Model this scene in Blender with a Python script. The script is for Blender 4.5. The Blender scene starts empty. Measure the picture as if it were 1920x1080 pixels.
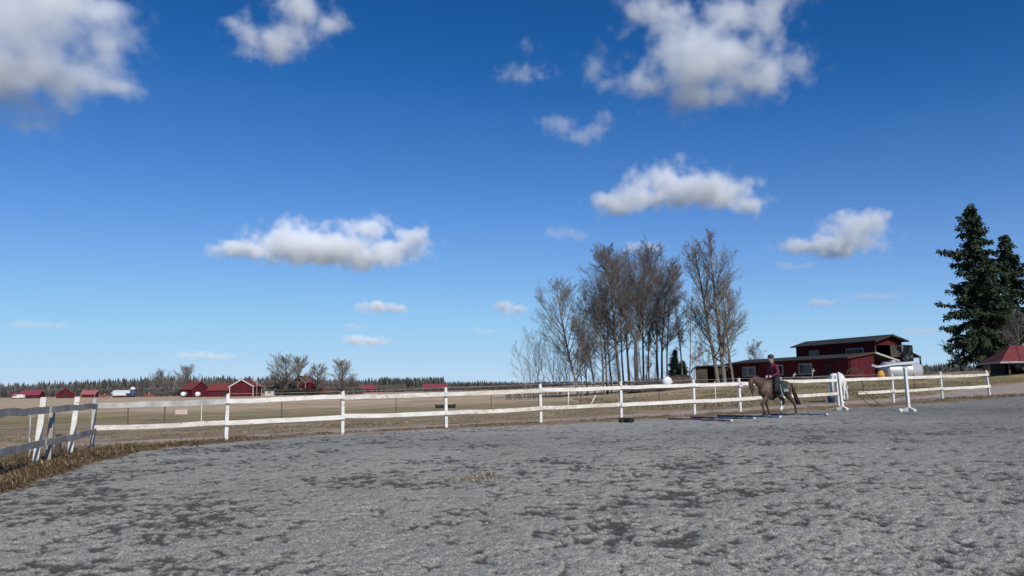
import bpy, bmesh, math, random
import numpy as np
from mathutils import Vector, Matrix

scene = bpy.context.scene
COL = scene.collection
R = math.radians

# ------------------------------------------------------------------ camera
F = 1500.0                      # focal length in photo pixels (1920 wide)
CAM = Vector((0, 0, 1.55))
PITCH = math.atan(187.0 / F)
ROLL = 0.0160
fw = Vector((0, math.cos(PITCH), math.sin(PITCH)))
r0 = Vector((1, 0, 0)); u0 = Vector((0, -math.sin(PITCH), math.cos(PITCH)))
rt = r0 * math.cos(ROLL) - u0 * math.sin(ROLL)
up = u0 * math.cos(ROLL) + r0 * math.sin(ROLL)
cam = bpy.data.cameras.new('camera')
cam.sensor_width = 36.0; cam.lens = 36.0 * F / 1920.0
cam.clip_start = 0.1; cam.clip_end = 90000
cob = bpy.data.objects.new('camera', cam); COL.objects.link(cob)
cob.matrix_world = Matrix(((rt.x, up.x, -fw.x, CAM.x), (rt.y, up.y, -fw.y, CAM.y),
                           (rt.z, up.z, -fw.z, CAM.z), (0, 0, 0, 1)))
scene.camera = cob

# ------------------------------------------------------------------ sky, sun, exposure
SUN_EL = R(38); SUN_AZ = R(153)          # clockwise from +Y: behind the viewer, to the right
S = Vector((math.sin(SUN_AZ) * math.cos(SUN_EL), math.cos(SUN_AZ) * math.cos(SUN_EL), math.sin(SUN_EL)))
w = bpy.data.worlds.new('World'); scene.world = w; w.use_nodes = True
nt = w.node_tree; nt.nodes.clear()
sky = nt.nodes.new('ShaderNodeTexSky'); sky.sky_type = 'NISHITA'; sky.sun_disc = False
sky.sun_elevation = SUN_EL; sky.sun_rotation = SUN_AZ
sky.air_density = 0.58; sky.dust_density = 0.0; sky.ozone_density = 4.0; sky.altitude = 0
hs = nt.nodes.new('ShaderNodeHueSaturation'); hs.inputs['Saturation'].default_value = 1.32
bg = nt.nodes.new('ShaderNodeBackground'); bg.inputs['Strength'].default_value = 0.15
out = nt.nodes.new('ShaderNodeOutputWorld')
gm = nt.nodes.new('ShaderNodeGamma'); gm.inputs['Gamma'].default_value = 0.80
nt.links.new(sky.outputs[0], gm.inputs['Color']); nt.links.new(gm.outputs[0], hs.inputs['Color']); 
# film response of the sky colours (one curve per channel for the whole dome)
sc1 = nt.nodes.new('ShaderNodeVectorMath'); sc1.operation = 'SCALE'; sc1.inputs['Scale'].default_value = 0.15
sc2 = nt.nodes.new('ShaderNodeVectorMath'); sc2.operation = 'SCALE'; sc2.inputs['Scale'].default_value = 1 / 0.15
cv = nt.nodes.new('ShaderNodeRGBCurve'); cv.mapping.use_clip = False
for ci, pts in enumerate((((0, 0), (.033, .008), (.058, .047), (.12, .150), (.246, .268), (.53, .385), (1, .50)),
                          ((0, 0), (.123, .077), (.191, .166), (.327, .341), (.514, .500), (.787, .572), (1, .60)),
                          ((0, 0), (.31, .264), (.448, .453), (.661, .685), (.839, .752), (1, .765)))):
    c_ = cv.mapping.curves[ci]
    c_.points[0].location = pts[0]; c_.points[1].location = pts[-1]
    for p_ in pts[1:-1]: c_.points.new(*p_)
cv.mapping.update()
nt.links.new(hs.outputs[0], sc1.inputs[0]); nt.links.new(sc1.outputs[0], cv.inputs['Color']); nt.links.new(cv.outputs[0], sc2.inputs[0])
nt.links.new(sc2.outputs[0], bg.inputs['Color'])
nt.links.new(bg.outputs[0], out.inputs['Surface'])
sl = bpy.data.lights.new('sun', 'SUN'); sl.energy = 3.7; sl.angle = R(0.53); sl.color = (1.0, 0.97, 0.925)
so = bpy.data.objects.new('sun', sl); COL.objects.link(so)
so.rotation_euler = (-S).to_track_quat('-Z', 'Y').to_euler(); so.location = (40, -60, 60)
vs = scene.view_settings
vs.view_transform = 'Standard'; vs.look = 'None'; vs.exposure = 0.2; vs.gamma = 1.0; vs.use_curve_mapping = False
scene.render.engine = 'CYCLES'
cy = scene.cycles
cy.use_denoising = True; cy.max_bounces = 22; cy.volume_bounces = 20; cy.diffuse_bounces = 3
cy.transparent_max_bounces = 16; cy.volume_max_steps = 256; cy.volume_step_rate = 2.0

# ------------------------------------------------------------------ helpers
def ray(x, y):
    return (fw + rt * ((x - 960) / F) - up * ((y - 540) / F))
def P(x, y, Y):
    d = ray(x, y); t = Y / d.y
    return CAM + d * t
def ss(a, b, x):
    t = np.clip((np.asarray(x, float) - a) / (b - a), 0, 1); return t * t * (3 - 2 * t)
def G(x, y):
    x = np.asarray(x, float); y = np.asarray(y, float)
    xc = np.where(x > 20, 20 + 14 * np.tanh((x - 20) / 14), np.where(x < -8, -8 + 5 * np.tanh((x + 8) / 5), x))
    z = 0.155 + 0.0163 * xc
    z = z + 1.05 * ss(44, 84, y) * ss(6, 32, x) + 0.75 * ss(42, 76, y) * ss(38, 50, x)
    return z
def g(x, y): return float(G(x, y))
def GP(x, y):                      # photo pixel -> point on the near ground plane
    d = ray(x, y); a, b = 0.155, 0.0163
    t = (a - CAM.z) / (d.z - b * d.x)
    return (d.x * t, d.y * t)
rng = np.random.default_rng(7)
def _hash(ix, iy, s):
    h = (ix * 374761393 + iy * 668265263 + s * 1442695041) & 0xFFFFFFFF
    h = ((h ^ (h >> 13)) * 1274126177) & 0xFFFFFFFF
    return ((h ^ (h >> 16)) & 0xFFFFFF) / float(0xFFFFFF)
def vnoise(x, y, s=0):
    ix = np.floor(x).astype(np.int64); iy = np.floor(y).astype(np.int64)
    fx = x - ix; fy = y - iy
    fx = fx * fx * fx * (fx * (fx * 6 - 15) + 10); fy = fy * fy * fy * (fy * (fy * 6 - 15) + 10)
    a = _hash(ix, iy, s); b = _hash(ix + 1, iy, s); c = _hash(ix, iy + 1, s); d = _hash(ix + 1, iy + 1, s)
    return (a + (b - a) * fx) * (1 - fy) + (c + (d - c) * fx) * fy
def fbm(x, y, sc, octv=4, s=0, gain=.5):
    v = 0; amp = 1; tot = 0; x = np.asarray(x, float) / sc; y = np.asarray(y, float) / sc
    for k in range(octv):
        ca, sa = math.cos(.7 * k + .3), math.sin(.7 * k + .3)
        v = v + amp * vnoise(x * ca - y * sa + 17.3 * k, x * sa + y * ca - 9.1 * k, s + k); tot += amp
        amp *= gain; x = x * 2.03; y = y * 2.03
    return v / tot

def tag(o, label=None, cat=None, group=None, kind=None):
    if label: o['label'] = label
    if cat: o['category'] = cat
    if group: o['group'] = group
    if kind: o['kind'] = kind
    return o
def thing(name, label, cat, loc=(0, 0, 0), rz=0, group=None):
    o = bpy.data.objects.new(name, None); COL.objects.link(o); o.empty_display_size = .2
    o.location = loc; o.rotation_euler = (0, 0, rz)
    return tag(o, label, cat, group)
def copy_tree(o, parent=None):
    c = o.copy(); COL.objects.link(c); c.parent = parent
    for ch in list(o.children): copy_tree(ch, c)
    return c
def link_mesh(name, me, mat, parent=None, smooth=False):
    if mat is not None: me.materials.append(mat)
    if smooth: me.polygons.foreach_set('use_smooth', np.ones(len(me.polygons), bool))
    o = bpy.data.objects.new(name, me); COL.objects.link(o); o.parent = parent
    return o
def np_mesh(name, V, Fc, mat=None, parent=None, smooth=False, attrs=None):
    """V (n,3); Fc (m,3) or (m,4)"""
    V = np.asarray(V, np.float32); Fc = np.asarray(Fc, np.int32)
    me = bpy.data.meshes.new(name); n, k = Fc.shape
    me.vertices.add(len(V)); me.vertices.foreach_set('co', V.ravel())
    me.loops.add(n * k); me.loops.foreach_set('vertex_index', Fc.ravel())
    me.polygons.add(n); me.polygons.foreach_set('loop_start', np.arange(0, n * k, k, dtype=np.int32))
    me.update(calc_edges=True)
    for an, (typ, arr) in (attrs or {}).items():
        at = me.attributes.new(an, typ, 'POINT')
        at.data.foreach_set('value' if typ == 'FLOAT' else 'color', np.asarray(arr, np.float32).ravel())
    return link_mesh(name, me, mat, parent, smooth)

class MB:
    def __init__(self): self.v = []; self.f = []
    def add(self, vs_, fs):
        o = len(self.v); self.v += [tuple(p) for p in vs_]; self.f += [tuple(i + o for i in q) for q in fs]; return self
    def obox(self, c, ax, ay, az):           # centre and three half vectors
        c = Vector(c); ax, ay, az = Vector(ax), Vector(ay), Vector(az)
        vs_ = [c + ax * i + ay * j + az * k for k in (-1, 1) for j in (-1, 1) for i in (-1, 1)]
        q = [(0, 2, 3, 1), (4, 5, 7, 6), (0, 1, 5, 4), (2, 6, 7, 3), (0, 4, 6, 2), (1, 3, 7, 5)]
        if ax.cross(ay).dot(az) < 0: q = [tuple(reversed(t)) for t in q]
        return self.add(vs_, q)
    def box(self, x0, x1, y0, y1, z0, z1):
        return self.obox(((x0 + x1) / 2, (y0 + y1) / 2, (z0 + z1) / 2), ((x1 - x0) / 2, 0, 0), (0, (y1 - y0) / 2, 0), (0, 0, (z1 - z0) / 2))
    def bar(self, a, b, w_, h_, upv=(0, 0, 1)):
        a, b = Vector(a), Vector(b); d = (b - a); u_ = Vector(upv)
        s_ = d.cross(u_).normalized(); u2 = s_.cross(d).normalized()
        return self.obox((a + b) / 2, d / 2, s_ * w_ / 2, u2 * h_ / 2)
    def tube(self, pts, rad, n=8, cap=True, sq=1.0):
        pts = [Vector(p) for p in pts]
        if not hasattr(rad, '__len__'): rad = [rad] * len(pts)
        o = len(self.v); ref = None
        for i, p in enumerate(pts):
            d = (pts[min(i + 1, len(pts) - 1)] - pts[max(i - 1, 0)]).normalized()
            if ref is None: ref = Vector((0, 0, 1)) if abs(d.z) < .9 else Vector((1, 0, 0))
            a = d.cross(ref).normalized(); b = a.cross(d).normalized(); ref = b
            for k in range(n):
                t = 2 * math.pi * k / n
                self.v.append(tuple(p + a * (math.cos(t) * rad[i]) + b * (math.sin(t) * rad[i] * sq)))
        for i in range(len(pts) - 1):
            for k in range(n):
                self.f.append((o + i * n + k, o + i * n + (k + 1) % n, o + (i + 1) * n + (k + 1) % n, o + (i + 1) * n + k))
        if cap:
            self.f.append(tuple(o + k for k in reversed(range(n))))
            self.f.append(tuple(o + (len(pts) - 1) * n + k for k in range(n)))
        return self
    def lathe(self, prof, n=20, org=(0, 0, 0)):   # (r, z) profile about z
        o = len(self.v); ox, oy, oz = org
        for r_, z_ in prof:
            for k in range(n):
                t = 2 * math.pi * k / n; self.v.append((ox + r_ * math.cos(t), oy + r_ * math.sin(t), oz + z_))
        for i in range(len(prof) - 1):
            for k in range(n):
                self.f.append((o + i * n + k, o + i * n + (k + 1) % n, o + (i + 1) * n + (k + 1) % n, o + (i + 1) * n + k))
        self.f.append(tuple(o + k for k in reversed(range(n)))); self.f.append(tuple(o + (len(prof) - 1) * n + k for k in range(n)))
        return self
    def prism(self, pts, ext):                # planar polygon extruded by vector ext
        pts = [Vector(p) for p in pts]; e = Vector(ext); n = len(pts)
        nrm = Vector((0, 0, 0))
        for i in range(n): nrm += pts[i].cross(pts[(i + 1) % n])
        vs_ = pts + [p + e for p in pts]
        fl = nrm.dot(e) > 0
        fs = [tuple(range(n)), tuple(reversed(range(n, 2 * n)))] + [(i, i + n, (i + 1) % n + n, (i + 1) % n) for i in range(n)]
        if fl: fs = [tuple(reversed(q)) for q in fs]
        return self.add(vs_, fs)
    def ell(self, c, r, seg=16, rings=10, rot=None):
        o = len(self.v); c = Vector(c)
        if not hasattr(r, '__len__'): r = (r, r, r)
        def put(v):
            v = Vector((v[0] * r[0], v[1] * r[1], v[2] * r[2]))
            if rot is not None: v = rot @ v
            self.v.append(tuple(c + v))
        put((0, 0, -1))
        for i in range(1, rings):
            t = math.pi * i / rings - math.pi / 2
            for k in range(seg):
                a = 2 * math.pi * k / seg; put((math.cos(t) * math.cos(a), math.cos(t) * math.sin(a), math.sin(t)))
        put((0, 0, 1)); top = len(self.v) - 1
        for k in range(seg):
            self.f.append((o, o + 1 + (k + 1) % seg, o + 1 + k))
            self.f.append((top, o + 1 + (rings - 2) * seg + k, o + 1 + (rings - 2) * seg + (k + 1) % seg))
        for i in range(rings - 2):
            for k in range(seg):
                a = o + 1 + i * seg; b = a + seg
                self.f.append((a + k, a + (k + 1) % seg, b + (k + 1) % seg, b + k))
        return self
    def build(self, name, mat, parent=None, smooth=False, world=False, bevel=0):
        me = bpy.data.meshes.new(name)
        v = self.v
        if world and parent is not None:
            L = parent.location; v = [(a - L.x, b - L.y, c - L.z) for a, b, c in v]
        me.from_pydata(v, [], self.f); me.update()
        o = link_mesh(name, me, mat, parent, smooth)
        if bevel:
            m = o.modifiers.new('bevel', 'BEVEL'); m.width = bevel; m.segments = 2; m.limit_method = 'ANGLE'
        return o

# ------------------------------------------------------------------ materials
MATS = {}
def mat(name, c1, c2=None, scale=6.0, rough=.8, bump=0.0, bscale=None, metal=0.0, stretch=(1, 1, 1), spec=.3, det=6):
    if name in MATS: return MATS[name]
    m = bpy.data.materials.new(name); m.use_nodes = True; n = m.node_tree; b = n.nodes['Principled BSDF']
    b.inputs['Roughness'].default_value = rough; b.inputs['Metallic'].default_value = metal
    b.inputs['Specular IOR Level'].default_value = spec
    c2 = c2 or tuple(x * .72 for x in c1)
    tc = n.nodes.new('ShaderNodeTexCoord'); mp = n.nodes.new('ShaderNodeMapping'); mp.inputs['Scale'].default_value = stretch
    nz = n.nodes.new('ShaderNodeTexNoise'); nz.inputs['Scale'].default_value = scale; nz.inputs['Detail'].default_value = det
    rp = n.nodes.new('ShaderNodeValToRGB'); e = rp.color_ramp.elements
    e[0].position = .32; e[1].position = .68; e[0].color = (*c2, 1); e[1].color = (*c1, 1)
    L = n.links.new
    L(tc.outputs['Object'], mp.inputs['Vector']); L(mp.outputs[0], nz.inputs['Vector']); L(nz.outputs['Fac'], rp.inputs['Fac'])
    L(rp.outputs['Color'], b.inputs['Base Color'])
    if bump:
        nb = n.nodes.new('ShaderNodeTexNoise'); nb.inputs['Scale'].default_value = bscale or scale * 3; nb.inputs['Detail'].default_value = 5
        bp = n.nodes.new('ShaderNodeBump'); bp.inputs['Strength'].default_value = bump; bp.inputs['Distance'].default_value = .05
        L(mp.outputs[0], nb.inputs['Vector']); L(nb.outputs['Fac'], bp.inputs['Height']); L(bp.outputs[0], b.inputs['Normal'])
    MATS[name] = m; return m
def peel_mat(name, paint, worn, wood, cut, rough=.8):
    m = bpy.data.materials.new(name); m.use_nodes = True; n = m.node_tree; b = n.nodes['Principled BSDF']; L = n.links.new
    tc = n.nodes.new('ShaderNodeTexCoord'); mp = n.nodes.new('ShaderNodeMapping'); mp.inputs['Scale'].default_value = (1, 1, 2.2); L(tc.outputs['Object'], mp.inputs['Vector'])
    def nz(sc, de, ro):
        x = n.nodes.new('ShaderNodeTexNoise'); x.inputs['Scale'].default_value = sc; x.inputs['Detail'].default_value = de; x.inputs['Roughness'].default_value = ro; L(mp.outputs[0], x.inputs['Vector']); return x.outputs['Fac']
    r1 = n.nodes.new('ShaderNodeValToRGB'); e = r1.color_ramp.elements; e[0].position = .35; e[1].position = .65; e[0].color = (*worn, 1); e[1].color = (*paint, 1); L(nz(2.2, 7, .6), r1.inputs[0])
    r2 = n.nodes.new('ShaderNodeValToRGB'); e = r2.color_ramp.elements; e[0].position = cut; e[1].position = cut + .05; e[0].color = (1, 1, 1, 1); e[1].color = (0, 0, 0, 1); L(nz(5.0, 9, .7), r2.inputs[0])
    mx = n.nodes.new('ShaderNodeMix'); mx.data_type = 'RGBA'; L(r2.outputs[0], mx.inputs[0]); L(r1.outputs[0], mx.inputs[6]); mx.inputs[7].default_value = (*wood, 1); L(mx.outputs[2], b.inputs['Base Color'])
    b.inputs['Roughness'].default_value = rough; b.inputs['Specular IOR Level'].default_value = .25
    bp = n.nodes.new('ShaderNodeBump'); bp.inputs['Strength'].default_value = .4; bp.inputs['Distance'].default_value = .02; L(nz(22, 5, .6), bp.inputs['Height']); L(bp.outputs[0], b.inputs['Normal']); MATS[name] = m; return m
def attr_mat(name, attr='col', rough=.9, trans=0.0):
    m = bpy.data.materials.new(name); m.use_nodes = True; n = m.node_tree; b = n.nodes['Principled BSDF']
    a = n.nodes.new('ShaderNodeAttribute'); a.attribute_name = attr
    b.inputs['Roughness'].default_value = rough; b.inputs['Specular IOR Level'].default_value = .15
    n.links.new(a.outputs['Color'], b.inputs['Base Color']); return m
def boards_mat(name, c1, c2, width=.16, axis='X', rough=.85):
    """painted vertical boarding: tone per board, dark joints, weather streaks"""
    m = bpy.data.materials.new(name); m.use_nodes = True; n = m.node_tree; b = n.nodes['Principled BSDF']; L = n.links.new
    b.inputs['Roughness'].default_value = rough; b.inputs['Specular IOR Level'].default_value = .2
    tc = n.nodes.new('ShaderNodeTexCoord'); sp = n.nodes.new('ShaderNodeSeparateXYZ'); L(tc.outputs['Object'], sp.inputs[0])
    ad = n.nodes.new('ShaderNodeMath'); ad.operation = 'ADD'; L(sp.outputs['X'], ad.inputs[0]); L(sp.outputs['Y'], ad.inputs[1])
    dv = n.nodes.new('ShaderNodeMath'); dv.operation = 'DIVIDE'; dv.inputs[1].default_value = width; L(ad.outputs[0], dv.inputs[0])
    fl = n.nodes.new('ShaderNodeMath'); fl.operation = 'FLOOR'; L(dv.outputs[0], fl.inputs[0])
    fr = n.nodes.new('ShaderNodeMath'); fr.operation = 'FRACT'; L(dv.outputs[0], fr.inputs[0])
    wn = n.nodes.new('ShaderNodeTexWhiteNoise'); wn.noise_dimensions = '1D'; L(fl.outputs[0], wn.inputs['W'])
    mp = n.nodes.new('ShaderNodeMapping'); mp.inputs['Scale'].default_value = (3, 3, .5); L(tc.outputs['Object'], mp.inputs['Vector'])
    nz = n.nodes.new('ShaderNodeTexNoise'); nz.inputs['Scale'].default_value = 1.6; nz.inputs['Detail'].default_value = 7; L(mp.outputs[0], nz.inputs['Vector'])
    av = n.nodes.new('ShaderNodeMath'); av.operation = 'MULTIPLY_ADD'; av.inputs[1].default_value = .45; L(wn.outputs['Value'], av.inputs[0]); L(nz.outputs['Fac'], av.inputs[2])
    rp = n.nodes.new('ShaderNodeValToRGB'); rp.color_ramp.elements[0].position = .4; rp.color_ramp.elements[1].position = 1.0
    rp.color_ramp.elements[0].color = (*c2, 1); rp.color_ramp.elements[1].color = (*c1, 1); L(av.outputs[0], rp.inputs[0]); L(rp.outputs[0], b.inputs['Base Color'])
    gt = n.nodes.new('ShaderNodeMath'); gt.operation = 'GREATER_THAN'; gt.inputs[1].default_value = .12; L(fr.outputs[0], gt.inputs[0])
    bp = n.nodes.new('ShaderNodeBump'); bp.inputs['Strength'].default_value = .6; bp.inputs['Distance'].default_value = .02
    L(gt.outputs[0], bp.inputs['Height']); L(bp.outputs[0], b.inputs['Normal'])
    return m
M = dict(
    white=peel_mat('white_paint', (.78, .745, .675), (.60, .555, .485), (.40, .35, .285), .345),
    cream=peel_mat('old_white_paint', (.72, .675, .59), (.50, .455, .385), (.36, .31, .25), .39),
    grey=mat('weathered_wood', (.42, .385, .34), (.26, .235, .205), 3, .9, .5, 25, stretch=(1, 1, 1)),
    pale=mat('faded_white_wood', (.52, .50, .46), (.33, .31, .28), 3, .9, .4, 25),
    red=boards_mat('falu_red_boards', (.115, .015, .020), (.050, .008, .012)),
    redroof=mat('red_tile_roof', (.21, .045, .042), (.13, .030, .028), 2.5, .8, .4, 20),
    mroof=mat('magenta_red_sheet_roof', (.26, .05, .07), (.18, .035, .05), 1.5, .6),
    darkroof=mat('dark_grey_sheet_roof', (.050, .052, .050), (.032, .033, .032), 1.2, .9, .2, 8, spec=.1),
    trim=mat('white_trim', (.74, .73, .70), (.60, .58, .55), 4, .7),
    dull=mat('dull_trim', (.42, .41, .40), (.30, .29, .28), 4, .8),
    pane=mat('window_pane', (.03, .035, .04), (.02, .022, .025), 2, .08, spec=.6),
    black=mat('black_rubber', (.018, .018, .02), (.010, .010, .011), 12, .6, .3, 60),
    steel=mat('dull_galvanised_steel', (.52, .53, .55), (.42, .43, .45), 2.0, .42, .1, 6, metal=.35),
    beam=mat('white_metal_beam', (.70, .71, .72), (.55, .56, .57), 3, .5),
    rust=mat('rusty_iron', (.12, .055, .035), (.06, .03, .02), 9, .9, .4, 40),
    bark=mat('grey_brown_bark', (.17, .145, .12), (.075, .062, .05), 1.6, .95, .6, 12, stretch=(1, 1, .35)),
    pbark=mat('pale_aspen_bark', (.26, .24, .20), (.12, .105, .09), 1.4, .95, .5, 12, stretch=(1, 1, .4)),
    twig=mat('brown_twigs', (.19, .168, .155), (.12, .107, .098), .6, .95),
    gtwig=mat('grey_twigs', (.24, .21, .18), (.15, .13, .11), .6, .95),
    ndl=mat('spruce_needles', (.052, .076, .036), (.013, .024, .013), 1.6, .8),
    plank=mat('bare_plywood', (.55, .42, .26), (.40, .30, .18), 3, .85),
    yellow=mat('yellow_plastic', (.62, .32, .02), (.45, .22, .02), 3, .5),
    blue=mat('blue_plastic', (.05, .11, .19), (.03, .07, .13), 5, .5),
    bale=mat('white_film_wrap', (.80, .81, .82), (.66, .67, .68), 5, .35, .4, 12),
    soil=mat('brown_soil', (.14, .085, .055), (.07, .045, .03), 2, .95, .8, 6),
    wgrey=mat('weathered_boards', (.10, .082, .065), (.045, .037, .030), 2.5, .95, .5, 14, stretch=(1, 1, .3)),
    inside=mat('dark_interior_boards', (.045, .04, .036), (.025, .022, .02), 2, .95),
)
# ------------------------------------------------------------------ ground plan
EDGE_PX = [(-260, 1010), (-120, 962), (0, 925), (60, 903), (120, 884), (190, 862), (260, 848), (330, 838), (427, 831), (540, 821), (642, 814),
           (834, 805), (1009, 797), (1158, 790), (1294, 784), (1379, 779), (1478, 773), (1565, 767), (1664, 763), (1755, 757),
           (1843, 749), (1920, 741), (2040, 733)]
EDGE = [GP(*e) for e in EDGE_PX]
POLY = np.array([(-5.5, -14), (-6.2, 2)] + EDGE + [(46, 34), (46, -14)])
def poly_dist(px, py, poly):            # signed distance, positive inside
    px = np.asarray(px, float); py = np.asarray(py, float)
    ins = np.zeros(px.shape, bool); dm = np.full(px.shape, 1e9); n = len(poly)
    for i in range(n):
        x1, y1 = poly[i]; x2, y2 = poly[(i + 1) % n]
        c = ((y1 > py) != (y2 > py)) & (px < (x2 - x1) * (py - y1) / (y2 - y1 + 1e-12) + x1); ins ^= c
        dx, dy = x2 - x1, y2 - y1; t = np.clip(((px - x1) * dx + (py - y1) * dy) / (dx * dx + dy * dy), 0, 1)
        dm = np.minimum(dm, np.hypot(px - x1 - t * dx, py - y1 - t * dy))
    return np.where(ins, dm, -dm)
FENCE = [(180, 24.5), (427, 26.3), (642, 28.2), (834, 29.8), (1009, 31.4), (1158, 33.0), (1294, 34.9), (1379, 36.5),
         (1456, 38.0), (1562, 40.2), (1664, 42.7), (1755, 45.2), (1843, 47.8)]
FP = [((x - 960) / F * D, D) for x, D in FENCE]     # plan positions of the posts
# the track runs behind the fence; centre line with half widths
TR = []
for i, (x, y) in enumerate(FP):
    a = FP[max(i - 1, 0)]; b = FP[min(i + 1, len(FP) - 1)]
    d = Vector((b[0] - a[0], b[1] - a[1])).normalized(); nn = Vector((-d.y, d.x))
    if nn.y < 0: nn = -nn
    TR.append((x + nn.x * 2.3, y + nn.y * 2.3, nn.x, nn.y, 1.35 if i < 10 else 1.35 + (i - 9) * .25))
d0 = Vector((TR[0][0] - TR[1][0], TR[0][1] - TR[1][1])).normalized()
TR = [(TR[0][0] + d0.x * 45, TR[0][1] + d0.y * 45 - 4, TR[0][2], TR[0][3], 1.35), (TR[0][0] + d0.x * 14, TR[0][1] + d0.y * 14 - .4, TR[0][2], TR[0][3], 1.35)] + TR
TR += [(31.5, 53.5, -.55, .83, 3.2), (37.5, 58, -.5, .86, 5.0), (44, 61, -.4, .9, 6.0), (60, 66, -.3, .95, 6.0), (90, 74, -.3, .95, 6.0)]
TRN = []
for i in range(len(TR) - 1):
    k = max(2, int(math.hypot(TR[i + 1][0] - TR[i][0], TR[i + 1][1] - TR[i][1]) / .5))
    for j in range(k): TRN.append([a + (b - a) * j / k for a, b in zip(TR[i], TR[i + 1])])
TRN = np.array(TRN)
TRK_L = TRN[:, :2] + TRN[:, 2:4] * TRN[:, 4:5]; TRK_R = TRN[:, :2] - TRN[:, 2:4] * TRN[:, 4:5]
TRACK_POLY = np.vstack([TRK_L[::6], TRK_R[::-1][::6]])

# ---- ground sheet
def nd(n, t, **kw):
    x = n.nodes.new(t)
    for k, v in kw.items(): setattr(x, k, v)
    return x
def ramp(n, fac, stops):
    rp = n.nodes.new('ShaderNodeValToRGB'); e = rp.color_ramp.elements
    while len(e) > 1: e.remove(e[-1])
    e[0].position = stops[0][0]; e[0].color = (*stops[0][1], 1)
    for p_, c_ in stops[1:]:
        q = e.new(p_); q.color = (*c_, 1)
    n.links.new(fac, rp.inputs[0]); return rp.outputs[0]
def noise(n, vec, scale, det=5, rough=.5):
    z = n.nodes.new('ShaderNodeTexNoise'); z.inputs['Scale'].default_value = scale; z.inputs['Detail'].default_value = det
    z.inputs['Roughness'].default_value = rough; n.links.new(vec, z.inputs['Vector']); return z.outputs['Fac']
def mixc(n, fac, a, b, mode='MIX'):
    x = n.nodes.new('ShaderNodeMix'); x.data_type = 'RGBA'; x.blend_type = mode
    if isinstance(fac, float): x.inputs[0].default_value = fac
    else: n.links.new(fac, x.inputs[0])
    for i, v in ((6, a), (7, b)):
        if isinstance(v, tuple): x.inputs[i].default_value = (*v, 1)
        else: n.links.new(v, x.inputs[i])
    return x.outputs[2]
def mathn(n, op, a, b=0.0, c=0.0):
    x = n.nodes.new('ShaderNodeMath'); x.operation = op
    for i, v in enumerate((a, b, c)):
        if isinstance(v, (int, float)): x.inputs[i].default_value = v
        else: n.links.new(v, x.inputs[i])
    return x.outputs[0]
def ground_material():
    m = bpy.data.materials.new('field_grass'); m.use_nodes = True; n = m.node_tree; b = n.nodes['Principled BSDF']; L = n.links.new
    tc = nd(n, 'ShaderNodeTexCoord'); v = tc.outputs['Object']; sp = nd(n, 'ShaderNodeSeparateXYZ'); L(v, sp.inputs[0])
    big = noise(n, v, .035, 4); mid = noise(n, v, .35, 6, .6); fine = noise(n, v, 5.0, 6, .65)
    # fields lie in strips: dry verge, green pasture, pale stubble beyond
    yy = mathn(n, 'MULTIPLY_ADD', big, 26.0, mathn(n, 'MULTIPLY_ADD', sp.outputs['X'], -.15, sp.outputs['Y']))
    t = mathn(n, 'DIVIDE', mathn(n, 'MULTIPLY_ADD', mid, 16.0, yy), 400.0)
    straw = ramp(n, mid, [(.3, (.19, .135, .085)), (.7, (.40, .305, .205))])
    green = ramp(n, mid, [(.3, (.20, .165, .075)), (.7, (.37, .29, .15))])
    stub = ramp(n, mid, [(.3, (.46, .345, .225)), (.7, (.65, .50, .335))])
    f1 = ramp(n, t, [(.155, (0, 0, 0)), (.185, (1, 1, 1))]); f2 = ramp(n, t, [(.205, (0, 0, 0)), (.26, (.8, .8, .8)), (.34, (1, 1, 1))])
    c = mixc(n, f1, straw, green); c = mixc(n, f2, c, stub)
    mpn = nd(n, 'ShaderNodeMapping'); mpn.inputs['Scale'].default_value = (.012, .16, 1); mpn.inputs['Rotation'].default_value = (0, 0, .06); L(v, mpn.inputs['Vector'])
    c = mixc(n, .55, c, ramp(n, noise(n, mpn.outputs[0], 1.0, 5, .65), [(.35, (.62, .62, .58)), (.65, (1.15, 1.13, 1.1))]), 'MULTIPLY')
    far = ramp(n, mathn(n, 'DIVIDE', sp.outputs['Y'], 2000.0), [(.40, (0, 0, 0)), (.55, (1, 1, 1))]); c = mixc(n, far, c, (.055, .060, .040))     # woodland beyond the fields
    # dry patches
    pf = ramp(n, noise(n, v, .12, 5), [(.52, (0, 0, 0)), (.62, (.75, .75, .75))]); c = mixc(n, pf, c, straw)
    c = mixc(n, .35, c, ramp(n, fine, [(.3, (.35, .33, .30)), (.7, (1, 1, 1))]), 'MULTIPLY')
    L(c, b.inputs['Base Color']); b.inputs['Roughness'].default_value = .95; b.inputs['Specular IOR Level'].default_value = .1
    bp = nd(n, 'ShaderNodeBump'); bp.inputs['Strength'].default_value = .5; bp.inputs['Distance'].default_value = .05
    L(fine, bp.inputs['Height']); L(bp.outputs[0], b.inputs['Normal']); return m
rr = np.concatenate([[.05], np.geomspace(1.5, 9000, 330)]); th = np.linspace(0, 2 * math.pi, 721)[:-1]
RR, TT = np.meshgrid(rr, th, indexing='ij'); GX = RR * np.sin(TT); GY = RR * np.cos(TT)
ins = poly_dist(GX, GY, POLY); itr = poly_dist(GX, GY, TRACK_POLY)
GZ = G(GX, GY) + .10 * (fbm(GX, GY, 1.3, 4, 3) - .5) * ss(90, 50, RR) + .05 * (fbm(GX, GY, .35, 3, 5) - .5) * ss(60, 30, RR)
GZ -= .16 * ss(.05, .6, ins) + .10 * ss(-.1, .45, itr)
GZ += .035 * ss(-1.2, -.3, ins) * ss(0.3, -.1, ins)           # a small bank of pushed-up turf round the arena
n0, n1 = GX.shape; I = np.arange(n0 * n1).reshape(n0, n1); J = np.roll(I, -1, 1)
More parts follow.
